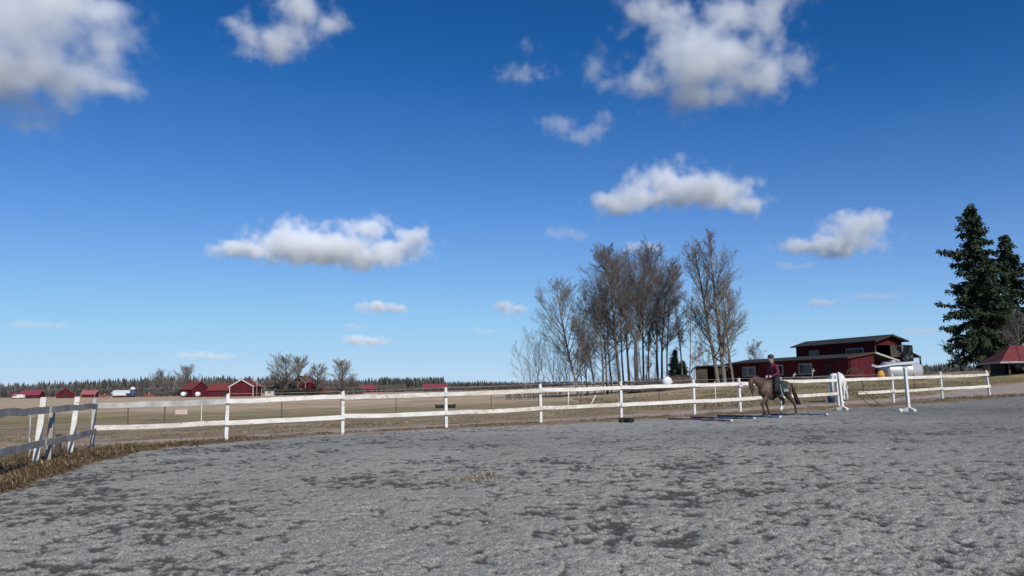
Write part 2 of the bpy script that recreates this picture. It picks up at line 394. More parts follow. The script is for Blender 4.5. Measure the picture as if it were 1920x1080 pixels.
Q = np.stack([I[:-1], I[1:], J[1:], J[:-1]], -1).reshape(-1, 4)
o = np_mesh('ground', np.stack([GX, GY, GZ], -1).reshape(-1, 3), Q[:, ::-1], ground_material(), smooth=True); tag(o, kind='structure')

# ---- arena sand: a real relief of hoof-churned footing
def arena_material():
    m = bpy.data.materials.new('arena_footing'); m.use_nodes = True; n = m.node_tree; b = n.nodes['Principled BSDF']; L = n.links.new
    tc = nd(n, 'ShaderNodeTexCoord'); v = tc.outputs['Object']
    at = nd(n, 'ShaderNodeAttribute', attribute_name='damp')
    grain = noise(n, v, 55, 3, .7); speck = noise(n, v, 26, 4, .7); mid = noise(n, v, 1.1, 5, .6); lrg = noise(n, v, .13, 4, .55)
    dry = ramp(n, grain, [(.34, (.20, .193, .166)), (.66, (.65, .63, .545))])
    dry = mixc(n, .65, dry, ramp(n, speck, [(.34, (.42, .42, .42)), (.60, (1, 1, 1))]), 'MULTIPLY')
    dry = mixc(n, .5, dry, ramp(n, mid, [(.3, (.72, .72, .73)), (.7, (1, 1, 1))]), 'MULTIPLY')
    dry = mixc(n, .6, dry, ramp(n, lrg, [(.3, (.76, .76, .77)), (.7, (1, 1, 1))]), 'MULTIPLY')
    dim_at = nd(n, 'ShaderNodeAttribute', attribute_name='phase_dim'); dry = mixc(n, dim_at.outputs['Fac'], dry, mixc(n, 1.0, dry, (.50, .51, .525), 'MULTIPLY'))  # sand colour darkened by the painted sun-phase mask
    wet = ramp(n, grain, [(.35, (.062, .057, .053)), (.7, (.118, .110, .103))])
    df = mathn(n, 'MULTIPLY_ADD', mathn(n, 'SUBTRACT', speck, .5), 1.5, at.outputs['Fac'])
    df = ramp(n, df, [(.36, (0, 0, 0)), (.88, (1, 1, 1))])
    c = mixc(n, df, dry, wet)
    fl = ramp(n, noise(n, v, 90, 2, .6), [(.715, (0, 0, 0)), (.75, (1, 1, 1))])   # pale fibre flecks
    c = mixc(n, fl, c, (.58, .58, .57))
    L(c, b.inputs['Base Color']); b.inputs['Roughness'].default_value = .95; b.inputs['Specular IOR Level'].default_value = .15
    bp = nd(n, 'ShaderNodeBump'); bp.inputs['Strength'].default_value = .9; bp.inputs['Distance'].default_value = .02
    L(mathn(n, 'ADD', speck, mathn(n, 'MULTIPLY', grain, .6)), bp.inputs['Height']); L(bp.outputs[0], b.inputs['Normal']); return m
rr = np.concatenate([np.geomspace(.4, 4.2, 40)[:-1], np.geomspace(4.2, 60, 760)]); th = np.linspace(R(-50), R(58), 800)
RR, TT = np.meshgrid(rr, th, indexing='ij'); GX = RR * np.sin(TT); GY = RR * np.cos(TT)
ins = poly_dist(GX[::4, ::4], GY[::4, ::4], POLY)
from_idx0 = np.arange(GX.shape[0]) / 4; from_idx1 = np.arange(GX.shape[1]) / 4
def up4(a):
    i0 = np.clip(from_idx0, 0, a.shape[0] - 1); i1 = np.clip(from_idx1, 0, a.shape[1] - 1)
    a0 = np.floor(i0).astype(int); a1 = np.minimum(a0 + 1, a.shape[0] - 1); f0 = (i0 - a0)[:, None]
    b0 = np.floor(i1).astype(int); b1 = np.minimum(b0 + 1, a.shape[1] - 1); f1 = (i1 - b0)[None]
    return (a[a0][:, b0] * (1 - f1) + a[a0][:, b1] * f1) * (1 - f0) + (a[a1][:, b0] * (1 - f1) + a[a1][:, b1] * f1) * f0
ins = up4(ins) + .55 * (fbm(GX, GY, .9, 4, 41) - .5) + .25 * (fbm(GX, GY, .2, 2, 44) - .5)
wx = GX + .16 * (fbm(GX, GY, .35, 2, 61) - .5); wy = GY + .16 * (fbm(GX, GY, .35, 2, 62) - .5)
n1_ = fbm(wx, wy, .135, 3, 11, .6); n2_ = fbm(wx, wy, .06, 2, 21, .6); n3_ = fbm(GX, GY, .045, 2, 31); n4_ = fbm(wx, wy, 1.25, 3, 91)
churn = fbm(GX, GY, 4.5, 3, 51)
left = np.clip(.60 - .020 * GX - .012 * GY + 1.0 * (churn - .5), .0, 1)     # the left and near parts are ridden deeper
lowv = (.5 - n1_) * 1.15 + (.5 - n2_) * .75 + (.5 - n4_) * .62
thr = .125 - .19 * left
damp = np.clip(.5 + (lowv - thr) * 2.6, 0, 1.15)
phase_dim = np.clip(.10 + .55 * ss(-2, 22, GX) + .9 * (fbm(GX, GY, 7, 3, 95) - .5), 0, 1)  # sun-phase falloff painted in: sand darker to the right, plus random blotches
zz = .034 * (n1_ - .5) + .024 * (n2_ - .5) + .012 * (n3_ - .5) + .05 * (n4_ - .5) - .016 * np.clip(damp, 0, 1)
Z = G(GX, GY) + zz + .02 - .09 * ss(.25, -.1, ins)
n0, n1 = GX.shape; I = np.arange(n0 * n1).reshape(n0, n1)
keep = (ins[:-1, :-1] > -.06) & (ins[1:, 1:] > -.06)
Q = np.stack([I[:-1, :-1], I[1:, :-1], I[1:, 1:], I[:-1, 1:]], -1)[keep]
used = np.zeros(n0 * n1, bool); used[Q.ravel()] = True; remap = np.cumsum(used) - 1
V = np.stack([GX, GY, Z], -1).reshape(-1, 3)[used]
o = np_mesh('riding_arena', V, remap[Q][:, ::-1], arena_material(), smooth=True, attrs={'damp': ('FLOAT', damp.ravel()[used]), 'phase_dim': ('FLOAT', phase_dim.ravel()[used])})
tag(o, kind='structure')
del V, Q, GX, GY, GZ, Z, RR, TT, wx, wy

# ---- dirt track
def track_material():
    m = bpy.data.materials.new('dirt_track'); m.use_nodes = True; n = m.node_tree; b = n.nodes['Principled BSDF']; L = n.links.new
    v = nd(n, 'ShaderNodeTexCoord').outputs['Object']
    c = ramp(n, noise(n, v, .8, 6, .6), [(.3, (.31, .245, .20)), (.7, (.46, .375, .315))])
    c = mixc(n, .6, c, ramp(n, noise(n, v, 14, 4, .7), [(.3, (.5, .48, .46)), (.65, (1, 1, 1))]), 'MULTIPLY')
    L(c, b.inputs['Base Color']); b.inputs['Roughness'].default_value = .95; b.inputs['Specular IOR Level'].default_value = .1
    bp = nd(n, 'ShaderNodeBump'); bp.inputs['Strength'].default_value = .6; bp.inputs['Distance'].default_value = .04
    L(noise(n, v, 9, 5, .7), bp.inputs['Height']); L(bp.outputs[0], b.inputs['Normal']); return m
t = np.linspace(-1, 1, 17); PX = TRN[:, 0:1] + TRN[:, 2:3] * TRN[:, 4:5] * t[None]; PY = TRN[:, 1:2] + TRN[:, 3:4] * TRN[:, 4:5] * t[None]
PZ = G(PX, PY) - .005 - .05 * np.exp(-((np.abs(t) - .5) / .2) ** 2)[None] - .10 * ss(.72, 1.0, np.abs(t))[None] + .03 * (fbm(PX, PY, .6, 3, 8) - .5)
n0, n1 = PX.shape; I = np.arange(n0 * n1).reshape(n0, n1); Q = np.stack([I[:-1, :-1], I[:-1, 1:], I[1:, 1:], I[1:, :-1]], -1).reshape(-1, 4)
o = np_mesh('dirt_track', np.stack([PX, PY, PZ], -1).reshape(-1, 3), Q, track_material(), smooth=True); tag(o, kind='structure')

# ------------------------------------------------------------------ clouds (real volumes 1.2 km up)
def cloud_material(dens):
    m = bpy.data.materials.new('cloud_vapour'); m.use_nodes = True; n = m.node_tree; n.nodes.clear()
    pv = n.nodes.new('ShaderNodeVolumePrincipled'); pv.inputs['Color'].default_value = (.99, .992, .996, 1); pv.inputs['Anisotropy'].default_value = -.32
    at = n.nodes.new('ShaderNodeAttribute'); at.attribute_name = 'density'
    pv.inputs['Density Attribute'].default_value = ''
    n.links.new(mathn(n, 'MULTIPLY', at.outputs['Fac'], dens * .5), pv.inputs['Density'])
    o_ = n.nodes.new('ShaderNodeOutputMaterial'); n.links.new(pv.outputs[0], o_.inputs['Volume']); return m
def cloud(label, base_px, blobs, dens=.03, seed=0, nscale=None, amp=1.0, vox=110, thick=.9, base=1200.0):
    bx_, by_ = base_px; d = ray(bx_, by_); t = base / d.z; c0 = CAM + d * t; Rh = math.hypot(c0.x, c0.y)
    az = math.atan2(c0.x, c0.y)
    loc = Vector((c0.x, c0.y, base)); ex = Vector((math.cos(az), -math.sin(az), 0)); ey = Vector((math.sin(az), math.cos(az), 0))
    bl = []
    for (x, y, rx, ry) in blobs:
        q = ray(x, y); q = CAM + q * (Rh / math.hypot(q.x, q.y)); k = Rh / F * 1.03
        rel = q - loc; bl.append((rel.dot(ex), 0.0 + 0.15 * rx * k * math.sin(7 * x), rel.z, rx * k * 1.25, rx * k * thick * 1.1, ry * k * 1.25))
    mn = [min(b[i] - b[i + 3] * 1.15 for b in bl) for i in range(3)]; mx = [max(b[i] + b[i + 3] * 1.15 for b in bl) for i in range(3)]
    me = bpy.data.meshes.new('cloud'); o = bpy.data.objects.new('cloud', me); COL.objects.link(o)
    o.location = loc; o.rotation_euler = (0, 0, -az)
    ng = bpy.data.node_groups.new('cloud_density', 'GeometryNodeTree'); ng.interface.new_socket('Geometry', in_out='OUTPUT', socket_type='NodeSocketGeometry')
    ng.interface.new_socket('Geometry', in_out='INPUT', socket_type='NodeSocketGeometry')
    L = ng.links.new; pos = ng.nodes.new('GeometryNodeInputPosition').outputs[0]
    sz = np.mean([b[5] for b in bl]); nscale = nscale or 1.0
    def nz(sc, det, off):
        a = ng.nodes.new('ShaderNodeVectorMath'); a.operation = 'ADD'; L(pos, a.inputs[0]); a.inputs[1].default_value = (off * 911.3 + seed * 1733.7, off * 377.1, seed * 97.0)
        x = ng.nodes.new('ShaderNodeTexNoise'); x.inputs['Scale'].default_value = sc / sz * nscale; x.inputs['Detail'].default_value = det; x.inputs['Roughness'].default_value = .60
        L(a.outputs[0], x.inputs['Vector']); return x
    # domain warp, then the union of the puffs
    wv = nz(.55, 2, 1); wsub = ng.nodes.new('ShaderNodeVectorMath'); wsub.operation = 'SUBTRACT'; L(wv.outputs['Color'], wsub.inputs[0]); wsub.inputs[1].default_value = (.5, .5, .5)
    wsc = ng.nodes.new('ShaderNodeVectorMath'); wsc.operation = 'SCALE'; wsc.inputs['Scale'].default_value = sz * 1.1; L(wsub.outputs[0], wsc.inputs[0])
    wp = ng.nodes.new('ShaderNodeVectorMath'); wp.operation = 'ADD'; L(pos, wp.inputs[0]); L(wsc.outputs[0], wp.inputs[1])
    acc = None
    for b in bl:
        s1 = ng.nodes.new('ShaderNodeVectorMath'); s1.operation = 'SUBTRACT'; L(wp.outputs[0], s1.inputs[0]); s1.inputs[1].default_value = b[:3]
        s2 = ng.nodes.new('ShaderNodeVectorMath'); s2.operation = 'DIVIDE'; L(s1.outputs[0], s2.inputs[0]); s2.inputs[1].default_value = b[3:]
        s3 = ng.nodes.new('ShaderNodeVectorMath'); s3.operation = 'LENGTH'; L(s2.outputs[0], s3.inputs[0])
        e = mathn(ng, 'SUBTRACT', 1.0, s3.outputs['Value'])
        if acc is None: acc = e
        else:
            k = ng.nodes.new('ShaderNodeMath'); k.operation = 'SMOOTH_MAX'; L(acc, k.inputs[0]); L(e, k.inputs[1]); k.inputs[2].default_value = .15; acc = k.outputs[0]
    fb = mathn(ng, 'SUBTRACT', nz(1.05, 8, 3).outputs['Fac'], .5)
    dd = mathn(ng, 'ADD', acc, mathn(ng, 'MULTIPLY', fb, 2.5 * amp))
    dd = mathn(ng, 'SUBTRACT', dd, .24)
    cl = ng.nodes.new('ShaderNodeMath'); cl.operation = 'MULTIPLY'; cl.use_clamp = True; L(dd, cl.inputs[0]); cl.inputs[1].default_value = 1.45
    sq = mathn(ng, 'POWER', cl.outputs[0], 1.5)
    vc = ng.nodes.new('GeometryNodeVolumeCube'); L(sq, vc.inputs['Density']); vc.inputs['Min'].default_value = mn; vc.inputs['Max'].default_value = mx
    ext = [b - a for a, b in zip(mn, mx)]; h = max(ext) / (vox * 1.35)
    for i, a in enumerate('XYZ'): vc.inputs['Resolution ' + a].default_value = max(12, int(ext[i] / h))
    sm = ng.nodes.new('GeometryNodeSetMaterial'); sm.inputs['Material'].default_value = cm = cloud_material(dens)
    go = ng.nodes.new('NodeGroupOutput'); L(vc.outputs[0], sm.inputs['Geometry']); L(sm.outputs[0], go.inputs[0])
    me.materials.append(cm)
    md = o.modifiers.new('density', 'NODES'); md.node_group = ng
    tag(o, label, None, None, 'stuff'); return o
def clouds():
    cloud('thick grey cloud cut by the frame edge, above the far-off farm', (60, 215), [(60, 50, 160, 90), (-60, 110, 150, 90), (10, 120, 130, 70), (120, 150, 90, 40), (225, 165, 55, 24), (150, 10, 80, 40)], .022, 1, vox=130)
    cloud('ragged bright cloud shaped like a tilted wing', (530, 112), [(560, 20, 66, 52), (470, 66, 46, 42), (525, 80, 72, 32), (612, 56, 42, 24), (432, 42, 26, 20)], .03, 2)
    cloud('largest bright cloud, high over the bare grove', (1330, 228), [(1330, 120, 135, 66), (1300, 178, 85, 46), (1440, 128, 90, 44), (1230, 148, 60, 38), (1400, 35, 110, 34), (1230, 22, 105, 30), (1300, 70, 100, 40)], .026, 3, vox=150)
    cloud('thin torn wisp beside the largest cloud', (1120, 180), [(1115, 125, 34, 46), (1150, 160, 45, 20)], .012, 4, amp=1.2, vox=80)
    cloud('small curved wisp below the largest cloud', (1090, 268), [(1050, 235, 36, 26), (1095, 255, 50, 15), (1135, 230, 24, 26)], .012, 5, amp=1.2, vox=80)
    cloud('narrow faint wisp out beyond the torn one', (990, 155), [(985, 137, 62, 16), (992, 85, 22, 18)], .010, 6, amp=1.2, vox=80)
    cloud('arched white cloud above the bare grove', (1280, 405), [(1238, 338, 66, 42), (1165, 383, 66, 26), (1300, 355, 85, 36), (1350, 362, 80, 32), (1405, 376, 52, 26), (1210, 360, 60, 32)], .030, 7, vox=130)
    cloud('long flat white cloud above the red farm', (600, 500), [(545, 450, 80, 38), (610, 472, 130, 30), (455, 468, 66, 20), (690, 480, 95, 24), (690, 430, 62, 22), (770, 450, 50, 28), (740, 462, 60, 22)], .026, 8, vox=150)
    cloud('lopsided white cloud between the grove and the tall spruce', (1570, 478), [(1605, 425, 62, 32), (1520, 460, 62, 16), (1580, 452, 75, 26)], .024, 9, vox=110)
    sm = [('flat little cloud over the farmyard trees', 715, 575, 52, 13, .02), ('round little cloud near the grove', 958, 575, 34, 14, .02), ('low streak of cloud over the farmyard trees', 685, 638, 44, 12, .012),
          ('faint scrap of cloud just above the low streak', 665, 611, 24, 7, .006), ('small puff above the barn', 1540, 566, 30, 10, .010), ('long faint streak above the barn', 1640, 554, 52, 8, .004),
          ('faint puff touching the grove crown', 1205, 462, 45, 14, .010), ('faint tail of cloud beside the arched cloud', 1062, 437, 46, 15, .006), ('faint streak under the lopsided cloud', 1490, 498, 40, 10, .005),
          ('pale smudge of cloud out past the round little one', 910, 621, 24, 8, .005), ('faint bar of cloud over the forest', 75, 608, 55, 9, .003), ('faint slanting bar of cloud over the red barns', 385, 667, 60, 8, .0035),
          ('faint streak of cloud behind the spruce', 1722, 620, 42, 8, .004), ('tiny bright cloud low behind the farmyard tree', 641, 676, 22, 6, .006)]
    for i, (lb, x, y, rx, ry, de) in enumerate(sm):
        cloud(lb, (x, min(y + ry, 690)), [(x - rx * .35, y, rx * .7, ry), (x + rx * .35, y + ry * .2, rx * .7, ry * .85)], de, 20 + i, vox=64, nscale=.8)
clouds()
# ------------------------------------------------------------------ vegetation
def prisms(P0, P1, R0, R1, n=3):
    """separate n-sided tapered prisms, vectorised"""
    P0 = np.asarray(P0, float); P1 = np.asarray(P1, float); R0 = np.asarray(R0, float); R1 = np.asarray(R1, float)
    d = P1 - P0; d /= np.linalg.norm(d, axis=1, keepdims=True) + 1e-9
    ref = np.where(np.abs(d[:, 2:3]) < .9, np.array([[0, 0, 1.]]), np.array([[1., 0, 0]]))
    a = np.cross(d, ref); a /= np.linalg.norm(a, axis=1, keepdims=True); b = np.cross(a, d)
    m = len(P0); V = np.empty((m, 2 * n, 3))
    for k in range(n):
        t = 2 * math.pi * k / n; u = a * math.cos(t) + b * math.sin(t)
        V[:, k] = P0 + u * R0[:, None]; V[:, n + k] = P1 + u * R1[:, None]
    o = (np.arange(m) * 2 * n)[:, None]
    Fq = np.concatenate([o + np.array([[k, (k + 1) % n, n + (k + 1) % n, n + k]]) for k in range(n)])
    return V.reshape(-1, 3), Fq
def bare_tree(name, label, base, H, tr, seed, lean=(0, 0), crown=.3, spread=.28, dens=1.0, fork=None, up_=.22, wide=1.0, mats=None, group='bare trees of the grove', nl=3, twigr=.012, curve=.09, droop=0.0):
    rs = random.Random(seed); M_, T_ = mats or (M['bark'], M['twig'])
    lim = [[], [], [], []]; tw = [[], [], [], []]; rb_ = [[], [], [], []]
    def seg(store, p, q, ra, rb):
        store[0].append(p); store[1].append(q); store[2].append(ra); store[3].append(rb)
    def grow(p, d, L, r, lv):
        k = 7 if lv == 0 else (5 if lv == 1 else (3 if lv == 2 else (2 if lv == 3 else 1))); pts = [p]; dd = Vector(d); rads = [r]
        for i in range(k):
            w_ = curve * (1.0 if lv else .55)
            dd = (dd + Vector((rs.gauss(0, w_), rs.gauss(0, w_), rs.gauss(0, w_ * .6) + (up_ * .30 if 0 < lv < 3 else (.0 if lv == 0 else -droop))))).normalized()
            if lv == 0: dd = (dd + Vector((lean[0], lean[1], 1)) * .5).normalized()
            q = pts[-1] + dd * (L / k); f = (i + 1) / k
            rb = max(r * (1 - f * (.80 if lv == 0 else .75)), twigr * .6); st = lim if (lv == 0 or (lv == 1 and r > .05)) else (tw if lv < 3 else rb_)
            seg(st, tuple(pts[-1]), tuple(q), rads[-1], rb); pts.append(q); rads.append(rb)
        if lv >= nl: return
        nch = [int((15 + H * .55) * dens), 9, 8, 5][lv]
        for j in range(nch):
            f = (crown + (1 - crown) * ((j + rs.random()) / nch)) if lv == 0 else (.18 + .82 * (j + rs.random()) / nch)
            x = f * k; i = min(int(x), k - 1); q = pts[i].lerp(pts[i + 1], x - i); rq = rads[i] + (rads[i + 1] - rads[i]) * (x - i)
            axis = (pts[i + 1] - pts[i]).normalized(); az = rs.random() * 6.283; s_ = Vector((math.cos(az), math.sin(az), rs.uniform(-.1, .3)))
            s_ = (s_ - axis * s_.dot(axis)).normalized()
            ang = rs.uniform(.40, .75) if lv else (rs.uniform(.55, .95) - .25 * f) * wide
            nd_ = (axis * math.cos(ang) + s_ * math.sin(ang)).normalized()
            if lv == 0:
                prof = math.sin(math.pi * min(1, (.28 + .72 * (f - crown) / (1 - crown)) ** .9)) * .85 + .22
                L2 = H * spread * prof * rs.uniform(.75, 1.2)
            else: L2 = L * rs.uniform(.34, .58) * (1 - .35 * f)
            grow(q, nd_, L2, max(min(rq * .55, L2 * .022 + .004), twigr * .7), lv + 1)
    tr_ = thing(name, label, 'tree', base, 0, group)
    d0_ = Vector((lean[0], lean[1], 1)).normalized()
    if fork:
        hf, forks = fork; p = Vector((0, 0, -.15)); dd = d0_; k = 4; rads = tr
        for i in range(k):
            q = p + (dd + Vector((rs.gauss(0, .04), rs.gauss(0, .04), 0))) * (H * hf / k); rb = tr * (1 - .10 * (i + 1)); seg(lim, tuple(p), tuple(q), rads, rb); p = q; rads = rb
        for fx, fl_ in forks:
            save = (crown, lean); crown, lean = .12, (fx, rs.gauss(0, .15)); grow(p, Vector((fx * 1.3, rs.gauss(0, .2), 1)).normalized(), H * (1 - hf) * fl_, rads * .72, 0); crown, lean = save
    else: grow(Vector((0, 0, -.15)), d0_, H, tr, 0)
    V1, F1 = prisms(*lim, n=6); np_mesh('trunk', V1, F1, M_, tr_, smooth=True)
    V2, F2 = prisms(*tw, n=3)
    if rb_[0]:
        A0, A1 = np.array(rb_[0]), np.array(rb_[1]); d = A1 - A0; rr_ = np.random.default_rng(seed).normal(0, 1, d.shape); sd_ = np.cross(d, rr_); sd_ /= np.linalg.norm(sd_, axis=1, keepdims=True) + 1e-9
        m_ = 3; rg_ = np.random.default_rng(seed + 1); n_ = len(A0); f_ = rg_.random((n_, m_, 1)); s0 = A0[:, None] + d[:, None] * f_; ln_ = np.linalg.norm(d, axis=1)[:, None, None]
        dv = d[:, None] / ln_ + rg_.normal(0, .36, (n_, m_, 3)) + np.array([0, 0, .18]); dv /= np.linalg.norm(dv, axis=2, keepdims=True); s1 = s0 + dv * ln_ * rg_.uniform(.7, 1.6, (n_, m_, 1))
        rb_[2] = list(np.array(rb_[2])) + [twigr * .8] * (n_ * m_); rb_[3] = list(np.array(rb_[3])) + [twigr * .4] * (n_ * m_)
        A0 = np.vstack([A0, s0.reshape(-1, 3)]); A1 = np.vstack([A1, s1.reshape(-1, 3)]); d = A1 - A0; rr_ = rg_.normal(0, 1, d.shape); sd_ = np.cross(d, rr_); sd_ /= np.linalg.norm(sd_, axis=1, keepdims=True) + 1e-9
        ra, rc = np.array(rb_[2])[:, None], np.array(rb_[3])[:, None]; V3 = np.stack([A0 - sd_ * ra, A0 + sd_ * ra, A1 + sd_ * rc, A1 - sd_ * rc], 1).reshape(-1, 3)
        F3 = np.arange(len(V3)).reshape(-1, 4) + len(V2); V2 = np.vstack([V2, V3]); F2 = np.vstack([F2, F3])
    np_mesh('crown', V2, F2, T_, tr_)
    return tr_
def base_at(x, Y):
    X = (x - 960) / F * Y; return (X, Y, g(X, Y))
def h_for(x, ytop, Y): b = base_at(x, Y); return P(x, ytop, Y).z - b[2]
# the grove: photo x of the foot, height of the top, depth, and how each leans
GR = [  # x, ytop, depth, radius, lean, crown, spread, dens, kind
    (1081, 526, 104, .19, (-.20, 0), .22, .30, 1.00, 'g', 'grey tree with fine upswept twigs leaning out on the open side of the grove'),
    (1112, 555, 108, .13, (-.10, 0), .30, .20, .70, 'g', 'slender leaning tree next to the grey upswept one'),
    (1128, 560, 100, .14, (-.06, 0), .32, .20, .70, 'b', 'slender dark tree between the leaning grey trees and the dense crowns'),
    (1142, 540, 112, .13, (-.04, .02), .35, .18, .70, 'b', 'thin straight dark tree half hidden behind the dense crowns'),
    (1158, 466, 102, .24, (-.10, 0), .36, .25, 1.25, 'd', 'broad dense crown with a bent trunk beside the forked tree'),
    (1174, 520, 98, .20, (.02, 0), .40, .16, .60, 'b', 'crooked dark trunk standing close beside the forked tree'),
    (1212, 500, 112, .13, (.02, 0), .35, .20, .90, 'b', 'thin tree standing behind the forked tree'),
    (1229, 497, 106, .20, (.0, 0), .38, .18, .80, 'b', 'straight trunk, one of a close pair beyond the forked tree'),
    (1235, 510, 104, .17, (.03, 0), .38, .18, .80, 'b', 'thinner trunk of the close pair beyond the forked tree'),
    (1276, 489, 102, .13, (-.03, 0), .35, .14, .65, 'g', 'narrow sparse tree standing alone by the little spruce'),
    (1341, 452, 94, .25, (-.13, 0), .22, .24, .85, 'g', 'tall airy tree leaning beside the tallest one'),
    (1353, 433, 92, .27, (-.07, 0), .22, .22, .90, 'g', 'tallest airy tree of the grove with a straight grey trunk'),
    (1369, 531, 96, .16, (-.02, 0), .22, .26, .80, 'g', 'shorter airy tree standing between the tallest one and the stable'),
    (1200, 600, 96, .08, (-.12, 0), .3, .16, .4, 'b', 'thin sapling leaning in front of the forked tree'),
    (1206, 610, 104, .07, (.10, 0), .3, .16, .4, 'b', 'thin sapling bending away from the forked tree'),
    (1099, 590, 112, .10, (-.14, 0), .25, .25, .6, 'g', 'small leaning tree behind the grey upswept one'),
    (1088, 575, 100, .11, (-.06, 0), .25, .22, .6, 'g', 'slim grey tree growing close against the leaning upswept one'),
    (1134, 530, 106, .14, (-.02, 0), .35, .20, .9, 'b', 'dark slender tree with a full top beside the broad dense crown'),
    (1166, 490, 108, .15, (-.05, 0), .40, .20, 1.0, 'b', 'dark tree rising behind the broad dense crown'),
    (1200, 470, 106, .17, (.05, 0), .40, .22, 1.1, 'b', 'dark tree with a dense top behind the forked one'),
    (1246, 505, 100, .13, (.04, 0), .35, .20, .8, 'b', 'dark slender tree on the far side of the close pair'),
    (1288, 560, 108, .10, (.0, 0), .3, .18, .6, 'g', 'thin pale tree between the lone sparse one and the airy giants'),
    (1316, 640, 118, .08, (0, 0), .2, .25, .6, 'g', 'small bare tree behind the brown shed'),
    (1413, 640, 125, .10, (0, 0), .15, .32, .8, 'g', 'small bare tree showing above the stable roof'),
]
for i, (x, yt, D, r_, ln, cr, sp_, de, kd, lb) in enumerate(GR):
    b = base_at(x, D); H = h_for(x, yt, D) * .97
    mt = {'g': (M['pbark'], M['gtwig']), 'b': (M['bark'], M['twig']), 'd': (M['bark'], M['twig'])}[kd]
    bare_tree('bare_tree', lb, b, H, r_, 100 + i, ln, cr - .08, sp_ * 1.28, de * 1.15, mats=mt, nl=3, twigr=.010, droop=.0, wide=1.15)
b = base_at(1190, 100)
bare_tree('bare_tree', 'broadest dark tree of the grove, forking low into heavy limbs', b, h_for(1190, 450, 100) * .93, .34, 400, (-.02, 0), .35, .30, .8, fork=(.36, [(-.40, .98), (.16, 1.0), (.58, .92)]), mats=(M['bark'], M['twig']), twigr=.011, droop=.03)
for i, (x, yt) in enumerate([(986, 640), (994, 628), (1003, 634), (1012, 612), (1021, 620), (1031, 632), (1040, 622), (1049, 640), (1058, 615), (1068, 635)]):
    D = 106 + (i * 37 % 9); b = base_at(x, D)
    bare_tree('bare_sapling', 'thin upright sapling in the thicket on the open side of the grove', b, h_for(x, yt, D), .05, 500 + i, ((i % 3 - 1) * .12 - .08, 0), .08, .30, 1.1, mats=(M['pbark'], M['gtwig']), group='saplings of the thicket', nl=2, twigr=.012)
for i, (x, yt) in enumerate([(1078, 655), (1095, 662), (1110, 650), (1122, 660), (1136, 655), (1150, 665), (1185, 660), (1205, 668), (1222, 655), (1252, 660), (1296, 668)]):
    D = 108 + i; b = base_at(x, D)
    bare_tree('bare_sapling', 'low twiggy sapling growing under the tall grove trees', b, h_for(x, yt, D), .05, 540 + i, (.05, 0), .06, .36, 1.1, mats=(M['bark'], M['twig']), group='undergrowth of the grove', nl=2, twigr=.013)
# far farm trees and the bare tree by the spruces
FT = [(536, 672, 325, .5, .36, 'great round-crowned bare tree standing before the red farmhouse'), (558, 674, 332, .45, .34, 'second great bare tree crowding the round-crowned one'), (596, 688, 345, .35, .36, 'spreading bare tree beyond the farmhouse gable'),
      (640, 682, 318, .4, .40, 'tapering bare tree nearest the dark hedge'), (516, 705, 340, .2, .36, 'low bare tree at the edge of the farmyard'), (348, 692, 380, .35, .38, 'bare tree above the red barn roofs'),
      (300, 700, 420, .3, .40, 'bare tree standing before the forest'), (660, 712, 330, .2, .4, 'low bushy bare tree by the tapering one')]
for i, (x, yt, D, r_, sp_, lb) in enumerate(FT):
    b = base_at(x, D); bare_tree('bare_tree', lb, b, h_for(x, yt, D), r_, 600 + i, (0, 0), .14, sp_ * 1.35, 1.1, mats=(M['bark'], M['gtwig']), group='bare trees of the far farm', nl=3, twigr=.026, up_=.16, wide=1.35)
b = base_at(1905, 78)
bare_tree('bare_tree', 'thicket-like bare tree beside the red-roofed outbuilding', b, h_for(1905, 585, 78), .12, 700, (.02, 0), .10, .34, 1.1, mats=(M['bark'], M['twig']), group='bare trees by the outbuilding', nl=3, twigr=.010)
b = base_at(1795, 92)
bare_tree('bare_tree', 'small bare tree showing under the spruce boughs', b, h_for(1795, 618, 92), .09, 701, (-.1, 0), .10, .34, .8, mats=(M['bark'], M['twig']), group='bare trees by the outbuilding', nl=3, twigr=.010)

